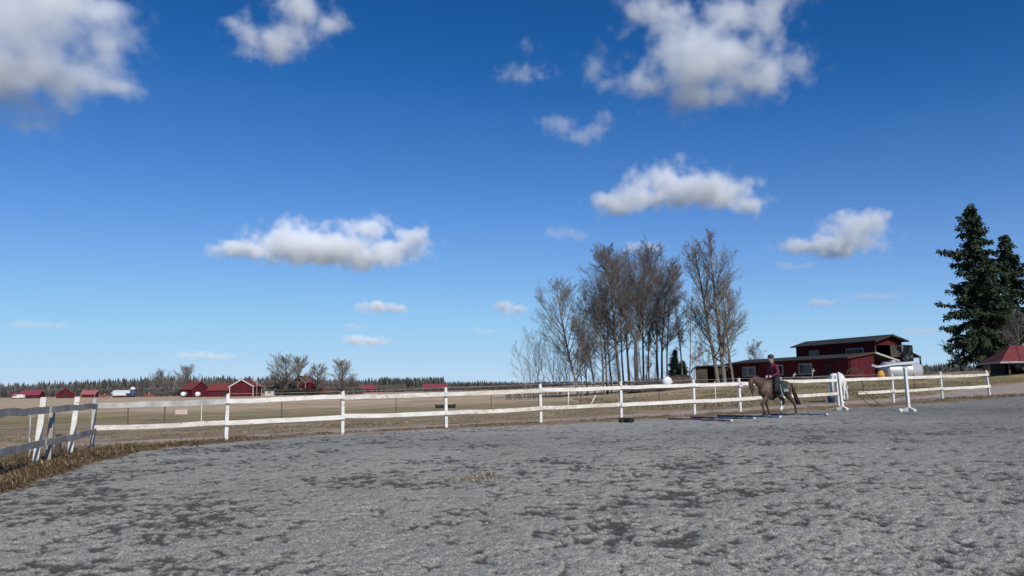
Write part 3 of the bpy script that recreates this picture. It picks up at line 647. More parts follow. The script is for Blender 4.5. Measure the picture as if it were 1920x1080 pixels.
def spruce(name, label, base, H, width, seed, boughs=None, group='spruces', dens=1.0, low=.06, leaf=.40, thin=0.0):
    rs = random.Random(seed); t = thing(name, label, 'tree', base, 0, group)
    tk = MB(); tk.tube([(0, 0, -.2), (.05, 0, H * .5), (0, .05, H * .98)], [H * .017, H * .011, .03], 8); tk.build('trunk', M['bark'], t, True)
    V = []; Fc = []; L0 = []; L1 = []; LA = []; LB = []
    nb = int(H * 10.5 * dens)
    items = []
    for i in range(nb):
        f = low + (1 - low) * ((i + rs.random()) / nb); z = f * H
        prof = (1 - f) ** .72 * (.40 + .60 * rs.random()) * (1.0 if f > .22 else .75 + f)
        if f > .9: prof += .03
        items.append((z, rs.random() * 6.283, width * prof * (1 if rs.random() > .08 else 1.35), None))
    for bz, az, L, dp in (boughs or []): items.append((bz * H, az, L, dp))
    for z, az, L, dp in items:
        if rs.random() < thin and dp is None: continue
        dh = Vector((math.cos(az), math.sin(az), 0)); k = max(3, int(L / .8)); drop = dp if dp is not None else rs.uniform(.05, .55)
        pts = []
        for j in range(k + 1):
            u_ = j / k; pts.append(Vector((0, 0, z)) + dh * (L * u_) + Vector((0, 0, L * (.10 * u_ - drop * u_ * u_ * 1.2 + .14 * u_ ** 4) + rs.gauss(0, .05))))
        for j in range(k): L0.append(tuple(pts[j])); L1.append(tuple(pts[j + 1])); LA.append(.035 * (1 - j / k) + .012); LB.append(.035 * (1 - (j + 1) / k) + .010)
        side = Vector((-dh.y, dh.x, 0)); ns = int(L * 38 * dens) + 14
        for q in range(ns):
            u_ = .12 + .88 * rs.random() ** .75; x = u_ * k; j = min(int(x), k - 1); p = pts[j].lerp(pts[j + 1], x - j)
            sg = rs.choice((-1, 1)); le = leaf * rs.uniform(.6, 1.5) * (1.15 - .4 * u_)
            dr = (dh * rs.uniform(.0, .9) + side * sg * rs.uniform(.1, 1) + Vector((0, 0, rs.uniform(-1.5, .25)))).normalized(); p = p + Vector((rs.gauss(0, .10), rs.gauss(0, .10), rs.gauss(-.05, .12)))
            wv = dr.cross(Vector((rs.gauss(0, 1), rs.gauss(0, 1), rs.gauss(0, 1)))).normalized() * le * rs.uniform(.16, .30)
            o_ = len(V); m_ = p + dr * le * .5
            V += [tuple(p), tuple(m_ + wv), tuple(p + dr * le), tuple(m_ - wv)]; Fc.append((o_, o_ + 1, o_ + 2, o_ + 3))
    Vb, Fb = prisms(L0, L1, LA, LB, 4); tag(np_mesh('boughs', Vb, Fb, M['bark'], t), kind='stuff')
    np_mesh('crown', V, Fc, M['ndl'], t)
    return t
b = base_at(1838, 88)
spruce('spruce_tree', 'tallest dark spruce with one long bough reaching out toward the barn', b, h_for(1830, 386, 88), 5.6, 11,
       [(.70, R(176), 3.9, .05), (.71, R(184), 3.5, .12), (.49, R(178), 3.4, .22), (.36, R(182), 3.9, .3), (.28, R(175), 4.2, .25), (.20, R(183), 4.3, .4), (.86, R(180), 1.7, .1), (.92, R(170), 1.4, .0)], dens=1.15)
b = base_at(1899, 92)
spruce('spruce_tree', 'shorter dark spruce crowding the tallest one', b, h_for(1893, 440, 92), 5.4, 12, dens=1.15)
b = base_at(1863, 97)
spruce('spruce_tree', 'spruce half hidden between the two dark spruces', b, h_for(1862, 480, 97), 5.2, 13, dens=1.0)
b = base_at(1262, 103)
spruce('spruce_tree', 'little spruce beside the brush pile under the grove', b, h_for(1262, 655, 103), 1.5, 14, dens=1.6, low=.02, leaf=.26)
b = base_at(1276, 104)
spruce('spruce_tree', 'lower bushy spruce touching the little spruce', b, h_for(1276, 676, 104), 1.4, 15, dens=1.6, low=.02, leaf=.26)

# far forest: one mass of conifers and bare trunks on the horizon
def forest(name, segs, mat_c, seed, per=1.9):
    rs = np.random.default_rng(seed); V = []; Fc = []; C = []
    def tri_tree(x, y, z, h, r, conifer, col):
        lay = 5 if conifer else 0; vs_ = []; fs = []
        if conifer:
            for l in range(lay):
                z0 = h * (.12 + .70 * l / lay); z1 = min(h, z0 + h * .34); rr_ = r * (1 - .75 * l / lay)
                a0 = rs.random() * 6; o_ = len(vs_); n = 7
                for k in range(n):
                    a = a0 + 6.283 * k / n; q = rr_ * rs.uniform(.6, 1.15); vs_.append((x + math.cos(a) * q, y + math.sin(a) * q, z + z0 - rs.uniform(0, .05) * h))
                vs_.append((x + rs.normal(0, .1), y, z + z1))
                fs += [(o_ + k, o_ + (k + 1) % n, o_ + n) for k in range(n)]
        else:
            for k in range(46):
                a = rs.random() * 6.283; f = rs.uniform(.15, .95); q0 = Vector((x, y, z + h * f * .7)); e = Vector((math.cos(a) * r * (1.1 - .5 * f), math.sin(a) * r * (1.1 - .5 * f), h * (.18 + .15 * rs.random())))
                s_ = Vector((-e.y, e.x, 0)).normalized() * (.16 + .16 * rs.random()); o_ = len(vs_); vs_ += [tuple(q0 - s_), tuple(q0 + s_), tuple(q0 + e)]; fs.append((o_, o_ + 1, o_ + 2))
            o_ = len(vs_); wt = .012 * h + .05
            for a in (0, 2.1, 4.2): vs_.append((x + math.cos(a) * wt, y + math.sin(a) * wt, z - .3))
            vs_.append((x, y, z + h)); fs += [(o_, o_ + 1, o_ + 3), (o_ + 1, o_ + 2, o_ + 3), (o_ + 2, o_, o_ + 3)]
        b_ = len(V); V.extend(vs_); Fc.extend([tuple(i + b_ for i in q) for q in fs]); C.extend([(*col, 1)] * len(vs_))
    for (x0, y0, x1, y1, Ya, Yb, n, mixf) in segs:          # photo skyline from (x0,y0) to (x1,y1), depth range
        for i in range(int(n * per)):
            f = rs.random(); D = rs.uniform(Ya, Yb); x = x0 + (x1 - x0) * f; ytop = y0 + (y1 - y0) * f
            X = (x - 960) / F * D; z = g(X, D)
            H = (P(x, ytop, D).z - z) * (.80 + .5 * float(fbm(np.array([X]), np.array([D * .3]), 45, 3, 5)[0])) * rs.uniform(.80, 1.06); con = rs.random() < mixf
            col = np.array((.055, .058, .048)) * rs.uniform(.55, 1.45) if con else np.array((.175, .155, .142)) * rs.uniform(.6, 1.35)  # greyed tree tones; distance haze is put into the colour
            tri_tree(X, D, z, H * (1 if con else .9), H * rs.uniform(.13, .2) * (1 if con else 1.3), con, col)
    return tag(np_mesh(name, V, Fc, mat_c, attrs={'col': ('FLOAT_COLOR', C)}), 'distant mixed forest of conifers and bare trees along the horizon' if seed == 1 else 'distant conifer wood showing beyond the steel tank', None, None, 'stuff')
fm = attr_mat('forest_foliage')
forest('far_forest', [(-250, 724, 0, 722, 640, 900, 260, .28), (0, 721, 160, 715, 640, 900, 330, .28), (160, 715, 330, 707, 640, 900, 380, .28), (330, 707, 480, 709, 640, 900, 300, .28), (480, 708, 720, 712, 640, 900, 420, .28),
    (710, 709, 830, 709, 620, 700, 220, .95), (830, 714, 1000, 716, 800, 1100, 420, .28), (1000, 714, 1480, 712, 600, 900, 420, .6),
    (-250, 733, 330, 722, 560, 640, 420, .2), (330, 722, 720, 722, 520, 640, 420, .2), (700, 723, 1000, 722, 560, 760, 380, .25)], fm, 1)
forest('far_forest', [(1660, 690, 1800, 682, 330, 480, 320, .7), (1800, 684, 2150, 676, 330, 480, 300, .7), (1690, 697, 1860, 695, 280, 330, 120, .25)], fm, 2)

# ------------------------------------------------------------------ dry grass (blades, clumps, tufts)
def grass(name, label, pts, hts, cols, seed, lean=.55, wid=.012, lay=None):
    rs = np.random.default_rng(seed); n = len(pts); pts = np.asarray(pts); hts = np.asarray(hts)[:, None]
    a = rs.random(n) * 6.283; l = rs.normal(0, lean, n)
    if lay is not None: a = np.where(rs.random(n) < .7, lay + rs.normal(0, .6, n), a); l = np.abs(rs.normal(lean, lean * .4, n))
    d = np.stack([np.cos(a) * l, np.sin(a) * l, np.ones(n)], 1); d /= np.linalg.norm(d, axis=1, keepdims=True)
    s_ = np.stack([-np.sin(a + rs.normal(0, .8, n)), np.cos(a), np.zeros(n)], 1) * (wid * rs.uniform(.6, 1.5, (n, 1)))
    mid = pts + d * hts * .6; bend = np.stack([np.cos(a), np.sin(a), -.45 * np.ones(n)], 1) * np.abs(l)[:, None] * hts * .55
    tip = pts + d * hts + bend
    V = np.stack([pts - s_, pts + s_, mid + s_ * .7, mid - s_ * .7, tip], 1).reshape(-1, 3)
    o_ = (np.arange(n) * 5)[:, None]
    Fq = np.concatenate([o_ + np.array([[0, 1, 2]]), o_ + np.array([[0, 2, 3]]), o_ + np.array([[3, 2, 4]])])
    C = np.repeat(np.concatenate([cols, np.ones((n, 1))], 1)[:, None], 5, 1).reshape(-1, 4)
    return tag(np_mesh(name, V, Fq, gmat, attrs={'col': ('FLOAT_COLOR', C)}), label, None, None, 'stuff')
gmat = attr_mat('dry_grass_blades')
def scatter(n, sampler, dens_fn, seed):
    rs = np.random.default_rng(seed); x, y = sampler(rs, n); k = rs.random(len(x)) < dens_fn(x, y); return x[k], y[k], rs
STRAW = np.array([(.33, .265, .175), (.26, .20, .125), (.40, .335, .235), (.18, .135, .085), (.16, .15, .07)])
def straw_cols(rs, n, greenish=0.1, dark=1.0):
    c = STRAW[rs.choice(5, n, p=[.3, .28, .17, .25 - greenish * .5, greenish * .5])] * rs.uniform(.6, 1.05, (n, 1)) * dark; return c
EN = np.array(EDGE)
def along(rs, n, w0, w1):
    seg = np.diff(EN, axis=0); ln = np.hypot(*seg.T); wt = 1.0 / (np.hypot(*((EN[1:] + EN[:-1]) / 2).T) ** .55) * ln; wt /= wt.sum()
    i = rs.choice(len(seg), n, p=wt); t = rs.random(n); p = EN[i] + seg[i] * t[:, None]; nn = np.stack([-seg[i][:, 1], seg[i][:, 0]], 1) / ln[i][:, None]
    # outward from the arena
    off = rs.uniform(w0, w1, n); return p[:, 0] + nn[:, 0] * off, p[:, 1] + nn[:, 1] * off
def clump(x, y, sc, lo, hi, s): return ss(lo, hi, fbm(x, y, sc, 3, s))
x, y, rs = scatter(150000, lambda r, n: along(r, n, -.12, 2.0), lambda x, y: (.35 + .65 * clump(x, y, .55, .40, .62, 71)) * (.35 + .65 * ss(30, 14, np.hypot(x, y))) * (poly_dist(x, y, TRACK_POLY) < 0), 5)
hh = rs.uniform(.03, .11, len(x)) * (.5 + .9 * clump(x, y, .8, .35, .65, 72)) * (1 + .9 * (x < -8))
grass('dry_grass', 'dry straw-coloured grass growing along the arena edge under the fences', np.stack([x, y, G(x, y) + .03], 1), hh, straw_cols(rs, len(x), .25) * np.array([[1.0, .88, .74]]), 6, lean=1.6, wid=.007, lay=-1.0)
def left_bank(r, n): return r.uniform(-19, -7.5, n), r.uniform(9, 25, n)
x, y, rs = scatter(320000, left_bank, lambda x, y: (poly_dist(x, y, POLY) < .05) * (.45 + .55 * clump(x, y, .7, .38, .6, 75)) * np.clip(1.3 - .05 * y, .2, 1) * ss(-16.5, -10, x), 8)
hh = rs.uniform(.06, .22, len(x)) * (.55 + .8 * clump(x, y, 1.0, .35, .65, 76))
grass('dry_grass', 'long matted dry grass on the bank under the weathered corner fence', np.stack([x, y, G(x, y) + .03], 1), hh, straw_cols(rs, len(x), .05, 1.0) * np.array([[1.05, .93, .78]]), 9, lean=1.5, wid=.006, lay=-.6)
TL = TRN[:, :2] + TRN[:, 2:4] * (TRN[:, 4:5] + .1)
def verge(r, n):
    i = r.integers(0, len(TL) - 30, n); w_ = np.abs(r.normal(0, 4.5, n)); return TL[i, 0] + TRN[i, 2] * w_ + r.normal(0, .4, n), TL[i, 1] + TRN[i, 3] * w_ + r.normal(0, .4, n)
x, y, rs = scatter(130000, verge, lambda x, y: (.12 + .88 * clump(x, y, 1.1, .42, .64, 81)) * (poly_dist(x, y, TRACK_POLY) < -.05), 10)
hh = rs.uniform(.03, .11, len(x)) * (.5 + .9 * clump(x, y, 2.0, .35, .65, 82))
grass('dry_grass', 'dry grass verge on the far side of the dirt track', np.stack([x, y, G(x, y) - .01], 1), hh, straw_cols(rs, len(x), .35), 11, lean=1.8, wid=.012)
def bank(r, n): return r.uniform(6, 40, n), r.uniform(44, 84, n)
x, y, rs = scatter(90000, bank, lambda x, y: (.1 + .9 * clump(x, y, 2.2, .42, .62, 85)) * (poly_dist(x, y, TRACK_POLY) < -.3), 12)
hh = rs.uniform(.05, .20, len(x)) * (.5 + .9 * clump(x, y, 3.0, .35, .65, 86))
grass('dry_grass', 'rough dry grass bank rising toward the red stable', np.stack([x, y, G(x, y) - .01], 1), hh, straw_cols(rs, len(x), .3, .9), 13, lean=1.8, wid=.018)
# ------------------------------------------------------------------ fences
rf = random.Random(21)
def post_mesh(mb, b, h, wd, lean=(0, 0), ang=0.0, slope=.05):
    b = Vector(b); t = b + Vector((lean[0] * h, lean[1] * h, h)); a = Vector((math.cos(ang), math.sin(ang), 0)) * wd / 2; c = Vector((-math.sin(ang), math.cos(ang), 0)) * wd / 2
    lo = b - Vector((lean[0] * .5, lean[1] * .5, .5)); vs_ = []
    for p, k in ((lo, 1.0), (b + (t - b) * .5, 1.0), (t, .94)):
        for i, j in ((-1, -1), (1, -1), (1, 1), (-1, 1)):
            q = p + a * i * k + c * j * k
            if p is t: q = q + Vector((0, 0, slope * (i * .5)))
            vs_.append(q)
    fs = [(3, 2, 1, 0), (8, 9, 10, 11)] + [(r_ * 4 + i, r_ * 4 + (i + 1) % 4, r_ * 4 + 4 + (i + 1) % 4, r_ * 4 + 4 + i) for r_ in range(2) for i in range(4)]
    return mb.add(vs_, fs)
def rail_between(a, b, hgt, th=.028, sag=.01):
    """a slightly bowed board"""
    a, b = Vector(a), Vector(b); d = (b - a); s_ = d.cross(Vector((0, 0, 1))).normalized() * th / 2; n = 5; mb = MB(); vs_ = []
    for i in range(n + 1):
        f = i / n; p = a + d * f + Vector((0, 0, -sag * math.sin(math.pi * f) + rf.gauss(0, .008))); h_ = Vector((0, 0, hgt / 2 * rf.uniform(.94, 1.05)))
        vs_ += [p - s_ - h_, p + s_ - h_, p + s_ + h_, p - s_ + h_]
    fs = [(0, 1, 2, 3), tuple(n * 4 + k for k in (3, 2, 1, 0))] + [(i * 4 + k, (i + 1) * 4 + k, (i + 1) * 4 + (k + 1) % 4, i * 4 + (k + 1) % 4) for i in range(n) for k in range(4)]
    return mb.add(vs_, fs)
fr_root = thing('rail_fence', 'long white two-rail timber fence with a top wire, running along the dirt track', 'fence', (FP[0][0], FP[0][1], g(*FP[0])))
tops = []; nrm = []
PH = [1.44, 1.50, 1.46, 1.48, 1.50, 1.50, 1.48, 1.48, 1.46, 1.48, 1.46, 1.50, 1.48]
LEAN = [(.015, 0), (.015, 0), (.0, .0), (-.01, 0), (.0, 0), (.015, 0), (.0, 0), (.0, 0), (.0, 0), (-.03, 0), (.01, 0), (.0, 0), (-.055, 0)]
for i, (x, y) in enumerate(FP):
    a = FP[max(i - 1, 0)]; b = FP[min(i + 1, len(FP) - 1)]; d = Vector((b[0] - a[0], b[1] - a[1], 0)).normalized(); ang = math.atan2(d.y, d.x)
    nn = Vector((d.y, -d.x, 0)); nn = nn if nn.y < 0 else -nn; nrm.append(nn); z = g(x, y)
    if i:
        mb = MB(); post_mesh(mb, (x, y, z), PH[i], .112, LEAN[i], ang + rf.gauss(0, .05)); mb.build('post', M['white'], fr_root, world=True, bevel=.008)
    tops.append(Vector((x + LEAN[i][0] * PH[i], y, z + PH[i])))
for i in range(len(FP) - 1):
    for k, hz in enumerate((1.255, .575)):
        a = Vector((*FP[i], g(*FP[i]) + hz + rf.gauss(0, .012))) + nrm[i] * .085 + Vector((LEAN[i][0] * hz, 0, 0)); b = Vector((*FP[i + 1], g(*FP[i + 1]) + hz + rf.gauss(0, .012))) + nrm[i + 1] * .085 + Vector((LEAN[i + 1][0] * hz, 0, 0))
        e = (b - a).normalized()
        if i == 9 and k == 1: a = a + (b - a) * .33      # a stretch of the lower rail is missing here
        if k == 0 or i: a = a - e * .05
        off = nrm[i] * (.032 if i % 2 else 0)
        m_ = M['pale'] if (i == 0 and k == 0) else M['cream' if rf.random() < .4 else 'white']
        rail_between(a + off, b + off + e * .05, .145 if not (i == 0 and k == 0) else .17, sag=.012 if i else .02).build('rail', m_, fr_root, world=True)
wmb = MB()
for i in range(1, len(tops) - 1): wmb.tube([tops[i], (tops[i] + tops[i + 1]) / 2 - Vector((0, 0, .015)), tops[i + 1]], .006, 5)
wmb.build('wire', M['grey'], fr_root, world=True)
pm = MB(); c7 = tops[7] + Vector((0, 0, -.26)) + nrm[7] * .125; px_ = Vector((math.cos(.55), math.sin(.55), 0))
pm.obox(c7, px_ * .105, nrm[7] * .006, (0, 0, .105)); pl = pm.build('letter_plate', mat('pink_white_plate', (.80, .66, .74), (.74, .58, .68), 4, .6), fr_root, world=True)
pl['label'] = 'square pinkish white plate with a purple ring'
rg = MB(); rg.tube([c7 + nrm[7] * .010 + px_ * (.05 * math.cos(t)) + Vector((0, 0, .05 * math.sin(t))) for t in np.linspace(0, 6.283, 15)], .012, 6, cap=False)
rg.build('ring_mark', mat('purple_paint', (.28, .06, .30), None, 5, .6), pl).location = -fr_root.location

# the weathered fence running from the corner toward the viewer
cx0 = FP[0]
LFP = [(cx0[0], cx0[1]), (-11.62, 21.3), (-10.80, 18.4), (-9.72, 15.0), (-8.6, 11.6), (-7.6, 8.4)]
lf = thing('rail_fence', 'weathered grey two-rail corner fence with leaning white posts standing in dry grass', 'fence', (cx0[0], cx0[1], g(*cx0)))
LH = [1.44, 1.50, 1.50, 1.56, 1.5, 1.5]; LL = [(.02, 0), (.10, -.02), (.085, -.02), (.08, 0), (.06, 0), (.06, 0)]
an = math.atan2(-6.1, 1.9)
for i, (x, y) in enumerate(LFP):
    mb = MB(); post_mesh(mb, (x - (.03 if i else 0), y, g(x, y) - .02), LH[i], .13 if i else .11, LL[i], an + rf.gauss(0, .08), slope=.09); mb.build('post', M['white'] if i else M['pale'], lf, world=True, bevel=.01)
for (x, y, h_, ln, wd, m_) in ((-10.80, 18.85, 1.24, (.03, 0), .115, 'grey'), (-9.98, 15.5, 1.40, (.05, 0), .07, 'white'), (-11.85, 21.1, .55, (.0, 0), .13, 'wgrey')):
    mb = MB(); post_mesh(mb, (x, y, g(x, y)), h_, wd, ln, an); mb.build('post', M[m_], lf, world=True, bevel=.008)
ns = Vector((.955, .297, 0))
for i in range(len(LFP) - 1):
    for k, hz in enumerate((1.24, .50)):
        a = Vector((*LFP[i], g(*LFP[i]) + hz)) + ns * .11 + Vector((LL[i][0] * hz, 0, 0)); b = Vector((*LFP[i + 1], g(*LFP[i + 1]) + hz)) + ns * .11 + Vector((LL[i + 1][0] * hz, 0, 0))
        if i == 0: a -= ns * .03
        e = (b - a).normalized(); off = ns * (.033 if i % 2 else 0)
        rail_between(a - e * .06 + off, b + e * .06 + off, .15 if k == 0 else .155, .032, sag=.0).build('rail', M['grey'], lf, world=True)
# lone gate post
b = base_at(1919, 44); gp = thing('gate_post', 'lone grey timber gate post on the open side of the arena entrance', 'post', b)
mb = MB(); post_mesh(mb, b, 1.32, .2, (-.03, 0), .4); mb.build('shaft', M['grey'], gp, world=True, bevel=.01)
mb = MB(); mb.ell((b[0] - .04, b[1], b[2] + 1.33), (.12, .12, .05), 10, 6); mb.build('moss_cap', mat('moss', (.10, .15, .04), (.06, .09, .03), 20, .95), gp, True, world=True)

# electric fence of thin stakes beyond the track
ef = thing('electric_fence', 'thin two-strand electric fence on slim stakes beyond the dirt track', 'fence', base_at(742, 44))
ES = [(245, 36, 1.05), (311, 37, 1.15), (381, 38, 1.0), (530, 40, 1.05), (742, 43, 1.1), (918, 46, 1.15), (1084, 49, 1.15), (1230, 52, 1.1), (1335, 55, 1.35), (1610, 56, 1.2), (1705, 58, 1.2)]
st = []
for i, (x, D, h_) in enumerate(ES):
    b = base_at(x, D); mb = MB(); tp = (b[0] + rf.gauss(0, .03), b[1], b[2] + h_); mb.tube([(b[0], b[1], b[2] - .2), tp], .022 if i < 8 else .03, 6); mb.build('stake', M['wgrey'] if i not in (2, 8) else M['white'], ef, world=True); st.append(Vector(tp))
for dz in (.06, .5):
    mb = MB()
    for i in range(len(st) - 1): mb.tube([st[i] - Vector((0, 0, dz)), (st[i] + st[i + 1]) / 2 - Vector((0, 0, dz + .04)), st[i + 1] - Vector((0, 0, dz))], .007, 4)
    mb.build('strand', M['grey'], ef, world=True)
for x, D, dx, h_, lb in ((1060, 52, .08, 1.0, 'short white stake standing nearly upright in the grass before the grove'), (1099, 53, .62, .75, 'white stake tipped far over in the grass before the grove'), (1152, 53, .3, .75, 'short white stake leaning beside the wire stakes before the grove')):
    b = base_at(x, D); s_ = thing('fence_stake', lb, 'stake', b); mb = MB(); mb.tube([(0, 0, -.15), (dx * h_, 0, h_)], .035, 7); mb.build('shaft', M['white'], s_, True); mb = MB(); mb.tube([(dx * h_ * .8, 0, h_ * .8), (dx * h_ * .8 + .06, -.05, h_ * .8)], .014, 5); mb.build('wire_hook', M['black'], s_)
for x, D, h_, dx, lb in ((61, 26, 1.15, .02, 'bare stick standing in the field beside the weathered fence'), (64, 20, .55, .0, 'short pale peg in the dry grass beside the weathered fence')):
    b = base_at(x, D); s_ = thing('wooden_stick', lb, 'stick', b); mb = MB(); mb.tube([(0, 0, -.1), (dx + .03, 0, h_ * .5), (dx, 0, h_)], [.022, .02, .016], 6); mb.build('shaft', M['pale'], s_, True)
    mb = MB(); mb.tube([(dx, 0, h_ * .7), (dx + .1, 0, h_ * .82)], .009, 5); mb.build('side_twig', M['pale'], s_)

# ------------------------------------------------------------------ animals and rider
def bake(mb, name, matl, parent, voxel, smooth_it=6):
    me = bpy.data.meshes.new(name); me.from_pydata(mb.v, [], mb.f); me.update()
    o_ = bpy.data.objects.new('tmp', me); COL.objects.link(o_)
    r_ = o_.modifiers.new('r', 'REMESH'); r_.mode = 'VOXEL'; r_.voxel_size = voxel
    s_ = o_.modifiers.new('s', 'SMOOTH'); s_.factor = .5; s_.iterations = smooth_it
    dg = bpy.context.evaluated_depsgraph_get(); m2 = bpy.data.meshes.new_from_object(o_.evaluated_get(dg)); m2.name = name
    bpy.data.objects.remove(o_); m2.materials.clear()
    ob = link_mesh(name, m2, matl, parent, True); return ob
def chain(mb, pts, sq=(1, 1, 1), step=.4):
    """capsule chain: pts = [(x,y,z,r), ...]; overlapping spheres for a union"""
    for a, b in zip(pts[:-1], pts[1:]):
        pa, pb = Vector(a[:3]), Vector(b[:3]); L = (pb - pa).length; n = max(1, int(L / (min(a[3], b[3]) * step)))
        for i in range(n + 1):
            f = i / n; r_ = a[3] + (b[3] - a[3]) * f; mb.ell(pa.lerp(pb, f), (r_ * sq[0], r_ * sq[1], r_ * sq[2]), 10, 7)
    return mb
def horse(name, label, loc, rz, sc, coat, dark, legs, neck, head, grp=None, white_leg=None, tail_pts=None, tack=True):
    t = thing(name, label, 'horse', loc, rz); t.scale = (sc, sc, sc)
    mb = MB()
    # trunk: deep chest narrowing to the belly
    for x, z, rx, ry, rz_ in ((.28, 1.08, .24, .20, .30), (.10, 1.08, .30, .245, .365), (-.15, 1.07, .32, .27, .36), (-.42, 1.08, .32, .275, .335), (-.62, 1.13, .28, .265, .30), (-.78, 1.17, .22, .24, .26), (.0, 1.33, .22, .10, .16), (.42, 1.02, .14, .16, .2), (-.80, 1.28, .16, .17, .14)):
        mb.ell((x, 0, z), (rx, ry, rz_), 18, 12)
    chain(mb, neck, (1, .62, 1.0)); chain(mb, head, (1, .80, 1))
    for lg in legs: chain(mb, lg, step=.35)
    body = bake(mb, 'body', coat, t, .022, 7)
    # hooves
    hv = mat('hoof_horn', (.16, .14, .12), (.10, .09, .08), 10, .7)
    for lg in legs:
        x, y, z, r_ = lg[-1]; mb = MB(); mb.lathe([(r_ * 1.30, -.065), (r_ * 1.18, -.01), (r_ * 1.0, .02)], 12, (x + .012, y, z)); mb.build('hoof', hv, t, True)
    # mane, forelock, ears, tail
    mb = MB(); rs = random.Random(5); cr = [Vector(p[:3]) + Vector((0, 0, p[3] * .92)) for p in neck]
    for i in range(len(cr) - 1):
        for k in range(16):
            p = cr[i].lerp(cr[i + 1], rs.random()) + Vector((0, rs.gauss(0, .015), .02)); q = p + Vector((rs.gauss(-.03, .03), -.13 + rs.gauss(0, .03), -.09 - rs.random() * .05))
            mb.tube([p, p.lerp(q, .5) + Vector((0, -.025, .03)), q], [.024, .026, .008], 5)
    mb.build('mane', dark, t, True)
    pol = Vector(head[0][:3])
    for s_ in (-1, 1):
        mb = MB(); e0 = pol + Vector((-.005, .065 * s_, .07)); mb.tube([e0, e0 + Vector((.02, .01 * s_, .06)), e0 + Vector((.035, 0, .14))], [.032, .030, .006], 8, sq=.6); mb.build('ear', coat, t, True)
        h1 = Vector(head[1][:3]); mb = MB(); mb.ell(h1 + Vector((.03, .078 * s_, .03)), .018, 8, 6); mb.build('eye', M['black'], t, True)
    if tail_pts:
        mb = MB()
        for k in range(26):
            o_ = Vector((rs.gauss(0, .03), rs.gauss(0, .035), 0)); e_ = rs.uniform(.75, 1.0)
            n = len(tail_pts); P_ = [Vector(p) + o_ * (.4 + 1.2 * i / n) + Vector((rs.gauss(0, .012), rs.gauss(0, .012), 0)) for i, p in enumerate(tail_pts)]
            mb.tube(P_, [.022 + .012 * math.sin(math.pi * i / (n - 1)) for i in range(n - 1)] + [.006], 5)
        mb.build('tail', dark, t, True)
    return t
def coat_mat(name, c1, c2, leg_dark, white=None, zdark=(.55, .25)):
    """brown coat; darker points on the legs (the animal's own colouring), one optional white sock"""
    m = bpy.data.materials.new(name); m.use_nodes = True; n = m.node_tree; b = n.nodes['Principled BSDF']; L = n.links.new
    v = nd(n, 'ShaderNodeTexCoord').outputs['Object']; sp = nd(n, 'ShaderNodeSeparateXYZ'); L(v, sp.inputs[0])
    c = ramp(n, noise(n, v, 5, 5), [(.3, c2), (.7, c1)])
    f = mathn(n, 'MULTIPLY_ADD', noise(n, v, 9, 3), .12, sp.outputs['Z']); c = mixc(n, ramp(n, f, [(zdark[1], (1, 1, 1)), (zdark[0], (0, 0, 0))]), c, leg_dark)
    if white:
        cx, cy_, cz, rr_ = white; d = nd(n, 'ShaderNodeVectorMath', operation='DISTANCE'); L(v, d.inputs[0]); d.inputs[1].default_value = (cx, cy_, cz)
        c = mixc(n, ramp(n, d.outputs['Value'], [(rr_ * .8, (1, 1, 1)), (rr_, (0, 0, 0))]), c, (.72, .68, .62))
    L(c, b.inputs['Base Color']); b.inputs['Roughness'].default_value = .55; b.inputs['Specular IOR Level'].default_value = .35; b.inputs['Sheen Weight'].default_value = .1; return m
HX, HY = (1437 - 960) / F * 29.8, 29.8
HZ = g(HX, HY) + .015
hroot_rz = math.pi + R(24)
coat = coat_mat('bay_dun_coat', (.100, .056, .034), (.062, .035, .022), (.034, .021, .015), (-.60, -.12, .30, .17))
dkh = mat('dark_brown_hair', (.045, .026, .020), (.025, .015, .012), 14, .6)
legs = [
    [(.28, .13, .98, .15), (.36, .14, .80, .095), (.56, .14, .56, .060), (.53, .14, .36, .040), (.47, .14, .22, .046), (.40, .14, .145, .046)],      # near fore, lifted
    [(.24, -.13, .95, .15), (.15, -.14, .76, .095), (.09, -.14, .47, .060), (.04, -.14, .28, .040), (.0, -.14, .15, .046), (.01, -.14, .075, .046)],   # off fore, standing
    [(-.72, .12, 1.12, .21), (-.74, .14, .86, .135), (-.96, .14, .62, .075), (-1.08, .14, .50, .058), (-1.12, .14, .28, .042), (-1.13, .14, .15, .048), (-1.09, .14, .075, .048)],  # near hind, pushing off
    [(-.68, -.12, 1.12, .21), (-.58, -.14, .86, .13), (-.74, -.14, .66, .075), (-.78, -.14, .58, .058), (-.66, -.14, .40, .042), (-.60, -.14, .30, .047), (-.63, -.14, .225, .046)],   # off hind, swinging forward
]
neck = [(.18, 0, 1.20, .27), (.40, 0, 1.28, .225), (.60, 0, 1.42, .185), (.76, 0, 1.48, .155), (.86, 0, 1.47, .125)]
head = [(.90, 0, 1.47, .105), (.95, 0, 1.35, .118), (.94, 0, 1.20, .092), (.92, 0, 1.06, .070), (.905, 0, .99, .068), (.885, 0, .95, .056)]
H1 = horse('horse', 'bay brown horse with a dark tail trotting under its rider', (HX, HY, HZ), hroot_rz, .93, coat, dkh, legs, neck, head,
           tail_pts=[(-.97, 0, 1.33), (-1.08, 0, 1.27), (-1.17, 0, 1.08), (-1.25, 0, .84), (-1.34, 0, .62), (-1.42, 0, .46)])
lea = mat('black_leather', (.022, .018, .016), (.012, .010, .009), 20, .5)
mb = MB()
def strap(pts, w_=.012):
    mb.tube(pts, w_, 5)
